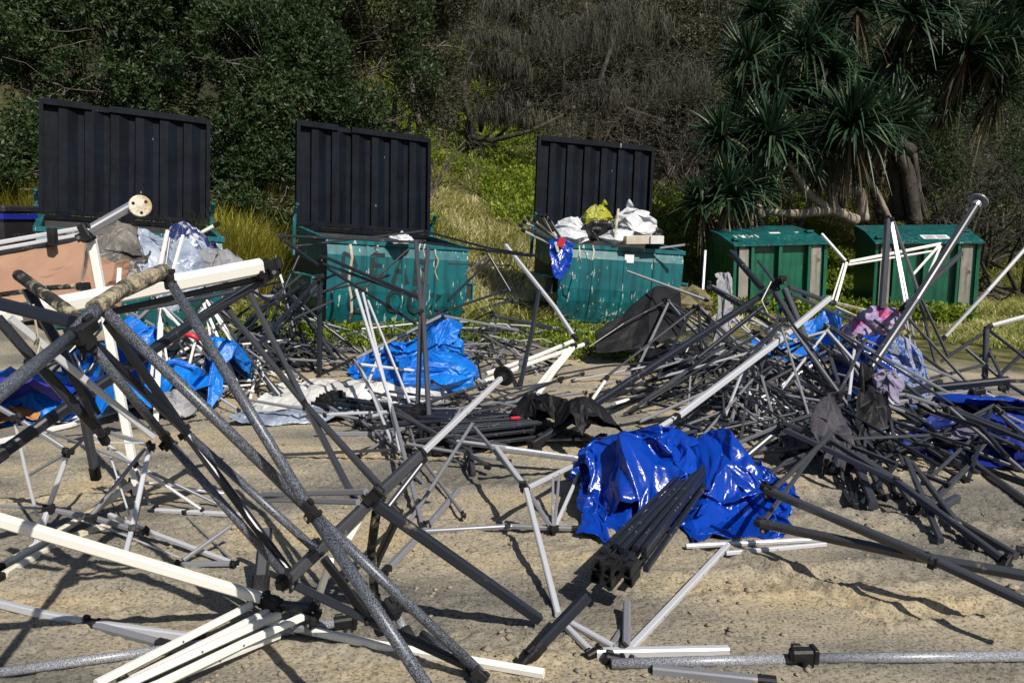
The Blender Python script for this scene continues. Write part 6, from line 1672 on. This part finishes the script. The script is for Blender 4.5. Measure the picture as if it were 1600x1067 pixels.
bag('olive bag behind the dark struts beside the bag-bin', P(1075, 474, 10.4), (.34, .24, .2), 'olive', 17, None, 'olive_bag', 'bag', None, .3)
bag('small sand-crusted lump beside the azure folded tarp', G(278, 632, .1), (.16, .14, .13), 'lgrey', 18, None, 'sandbag', 'bag', None, .2)
def bucket():
    p = G(1080, 580); o = thing('bucket', 'pale blue-grey tub upside down under the right pile', 'tub', tuple(p))
    mb = MB(); mb.sweep([p, p + Vector((0, 0, .10)), p + Vector((0, 0, .11))], [.15, .13, .11], 18); mb.obj('tub', simple('tub_plastic', (.1, .16, .3), (.08, .13, .25), 4, .4), o)
    MB().disc(p + Vector((0, 0, .012)), (0, 0, 1), .165, .02, 20).obj('lip', simple('tub_lip', (.12, .18, .32), None, 4, .4), o)
bucket()

G2 = 'fabric snagged in the right pile'
curtain('charcoal canopy fabric hanging in the right pile, left of the black mass', [(1262, 655, 4.9), (1290, 618, 5.1), (1318, 612, 5.2)], [(1272, 700, 4.8), (1302, 742, 4.8), (1330, 700, 5.0)], 'charcoal', 1.5, .05, 21, 'canopy_fabric', 'fabric', group=G2, camp=.035, clam=.16)
curtain('black canopy fabric hanging at the middle of the right pile under the lavender scrap', [(1338, 590, 5.6), (1362, 578, 5.7), (1398, 606, 5.7)], [(1330, 700, 5.2), (1362, 742, 5.1), (1400, 690, 5.3)], 'black', 1.5, .07, 22, 'canopy_fabric', 'fabric', group=G2, camp=.04, clam=.18)
curtain('dark rag of canopy fabric over the small black tripod', [(1262, 690, 4.9), (1285, 702, 4.9), (1330, 688, 5.0)], [(1282, 730, 4.8), (1310, 744, 4.8), (1336, 728, 4.9)], 'charcoal', 1.2, .04, 23, 'canopy_fabric', 'fabric', group=G2, camp=.03, clam=.14)
curtain('lavender grey scrap of cloth snagged on the joint over the black fabric', [(1366, 578, 5.62), (1388, 574, 5.6), (1408, 590, 5.6)], [(1362, 610, 5.55), (1388, 606, 5.5), (1406, 628, 5.5)], 'laven', 1.0, .05, 24, 'canopy_fabric', 'fabric', group=G2, camp=.035, clam=.12)
curtain('black sheet of canopy stretched up before the bag-bin like a sail', [(930, 519, 8.8), (985, 480, 9.2), (1026, 444, 9.5), (1062, 452, 9.6)], [(925, 550, 8.6), (985, 548, 8.6), (1030, 540, 8.6), (1070, 520, 8.9)], 'black', .8, .06, 25, 'canopy_fabric', 'fabric', group=G2)
curtain('silver cloth strip hanging among struts before the scrawled green bin', [(1122, 428, 9.2), (1132, 424, 9.2), (1144, 432, 9.2)], [(1108, 560, 8.8), (1124, 566, 8.8), (1142, 556, 8.9)], 'lgrey', 1.0, .05, 26, 'canopy_fabric', 'fabric', group=G2, camp=.03, clam=.2)
curtain('blue sheet of tarp rising behind the big dark frame in the right pile', [(1256, 498, 8.6), (1290, 480, 8.7), (1308, 486, 8.7)], [(1240, 560, 8.4), (1290, 560, 8.4), (1330, 552, 8.4)], 'azure', 1.4, .06, 27, 'canopy_fabric', 'fabric', group=G2, camp=.03, clam=.2)

TP = [o for o in COL.objects if o.get('label', '').startswith('large glossy royal')][0]
add_fold(TP, '', [(903, 712, 4.55), (955, 694, 4.6), (1040, 676, 4.7), (1085, 708, 4.6)], [(893, 825, 3.95), (945, 846, 3.82), (1010, 832, 3.9), (1075, 770, 4.15)], 'royal', 2.2, .075, 41, 'draped_fold', 'tarp', 110, 80, camp=.032, clam=.16)
TR = [o for o in COL.objects if o.get('label', '').startswith('right half of the glossy')][0]
add_fold(TR, '', [(1082, 745, 4.5), (1108, 722, 4.6), (1150, 722, 4.6), (1200, 760, 4.4)], [(1090, 800, 4.0), (1120, 790, 4.1), (1170, 775, 4.15), (1225, 790, 4.1)], 'royal', 1.6, .05, 42, 'draped_fold', 'tarp', 90, 60, camp=.03, clam=.15)

tarp('azure sheet spread low among the white struts at left', '150,610 262,600 268,570 165,575', 'azure', lobes(lobe(205, 590, 7.2, .4, .3, .4)), 61, 40, 34, 1.15, jit=.03)
tarp('azure scrap of tarp hanging on the white strut behind the hammertone leg', '100,620 185,612 180,588 110,592', 'azure', lobes(lobe(140, 600, 7.0, .35, .3, .55)), 62, 36, 30, 1.12, jit=.03)
bag('pale crumpled paper and plastic at the back of the bag-bin heap', P(950, 362, 13.0), (.5, .2, .16), 'wbag', 31, None, 'rubbish_bag', 'bag', 'rubbish bags', .2)
bag('lilac plastic bag wedged left of the yellow bag in the bag-bin', P(913, 352, 12.85), (.14, .14, .15), 'laven', 32, None, 'rubbish_bag', 'bag', 'rubbish bags', .2)
bag('blue and white wrapper below the large white bag in the bag-bin', P(970, 368, 12.35), (.16, .12, .10), 'stripe', 33, None, 'wrapper', 'rubbish', None, .2)

bag('bulky azure tarp bundled on the sand in front of the lettered bin', G(672, 590, .14), (.50, .32, .22), 'azure', 41, None, 'tarp_bundle', 'tarp', 'crumpled tarps and canopies', .35, .34)
bz = [o for o in COL.objects if o.get('label', '').startswith('bulky azure')][0]
bt = bag('', P(690, 546, 7.9), (.22, .2, .17), 'azure', 42, None, 'gathered_top', 'tarp', None, .1, .34)
for ch in list(bt.children): ch.name = 'gathered_top'; ch.parent = bz; ch.location = bt.location - bz.location
bpy.data.objects.remove(bt)

tarp('azure sheet lying low along the ground at the far left behind the dark struts', '-10,668 120,660 125,610 10,600', 'azure', lobes(lobe(60, 620, 6.6, .6, .4, .36)), 63, 40, 34, 1.15, jit=.03)
tarp('azure sheet bunched low between the white post and the hanging sheet', '150,668 255,660 250,618 160,622', 'azure', lobes(lobe(200, 640, 6.3, .36, .35, .3)), 64, 40, 34, 1.18, jit=.03)
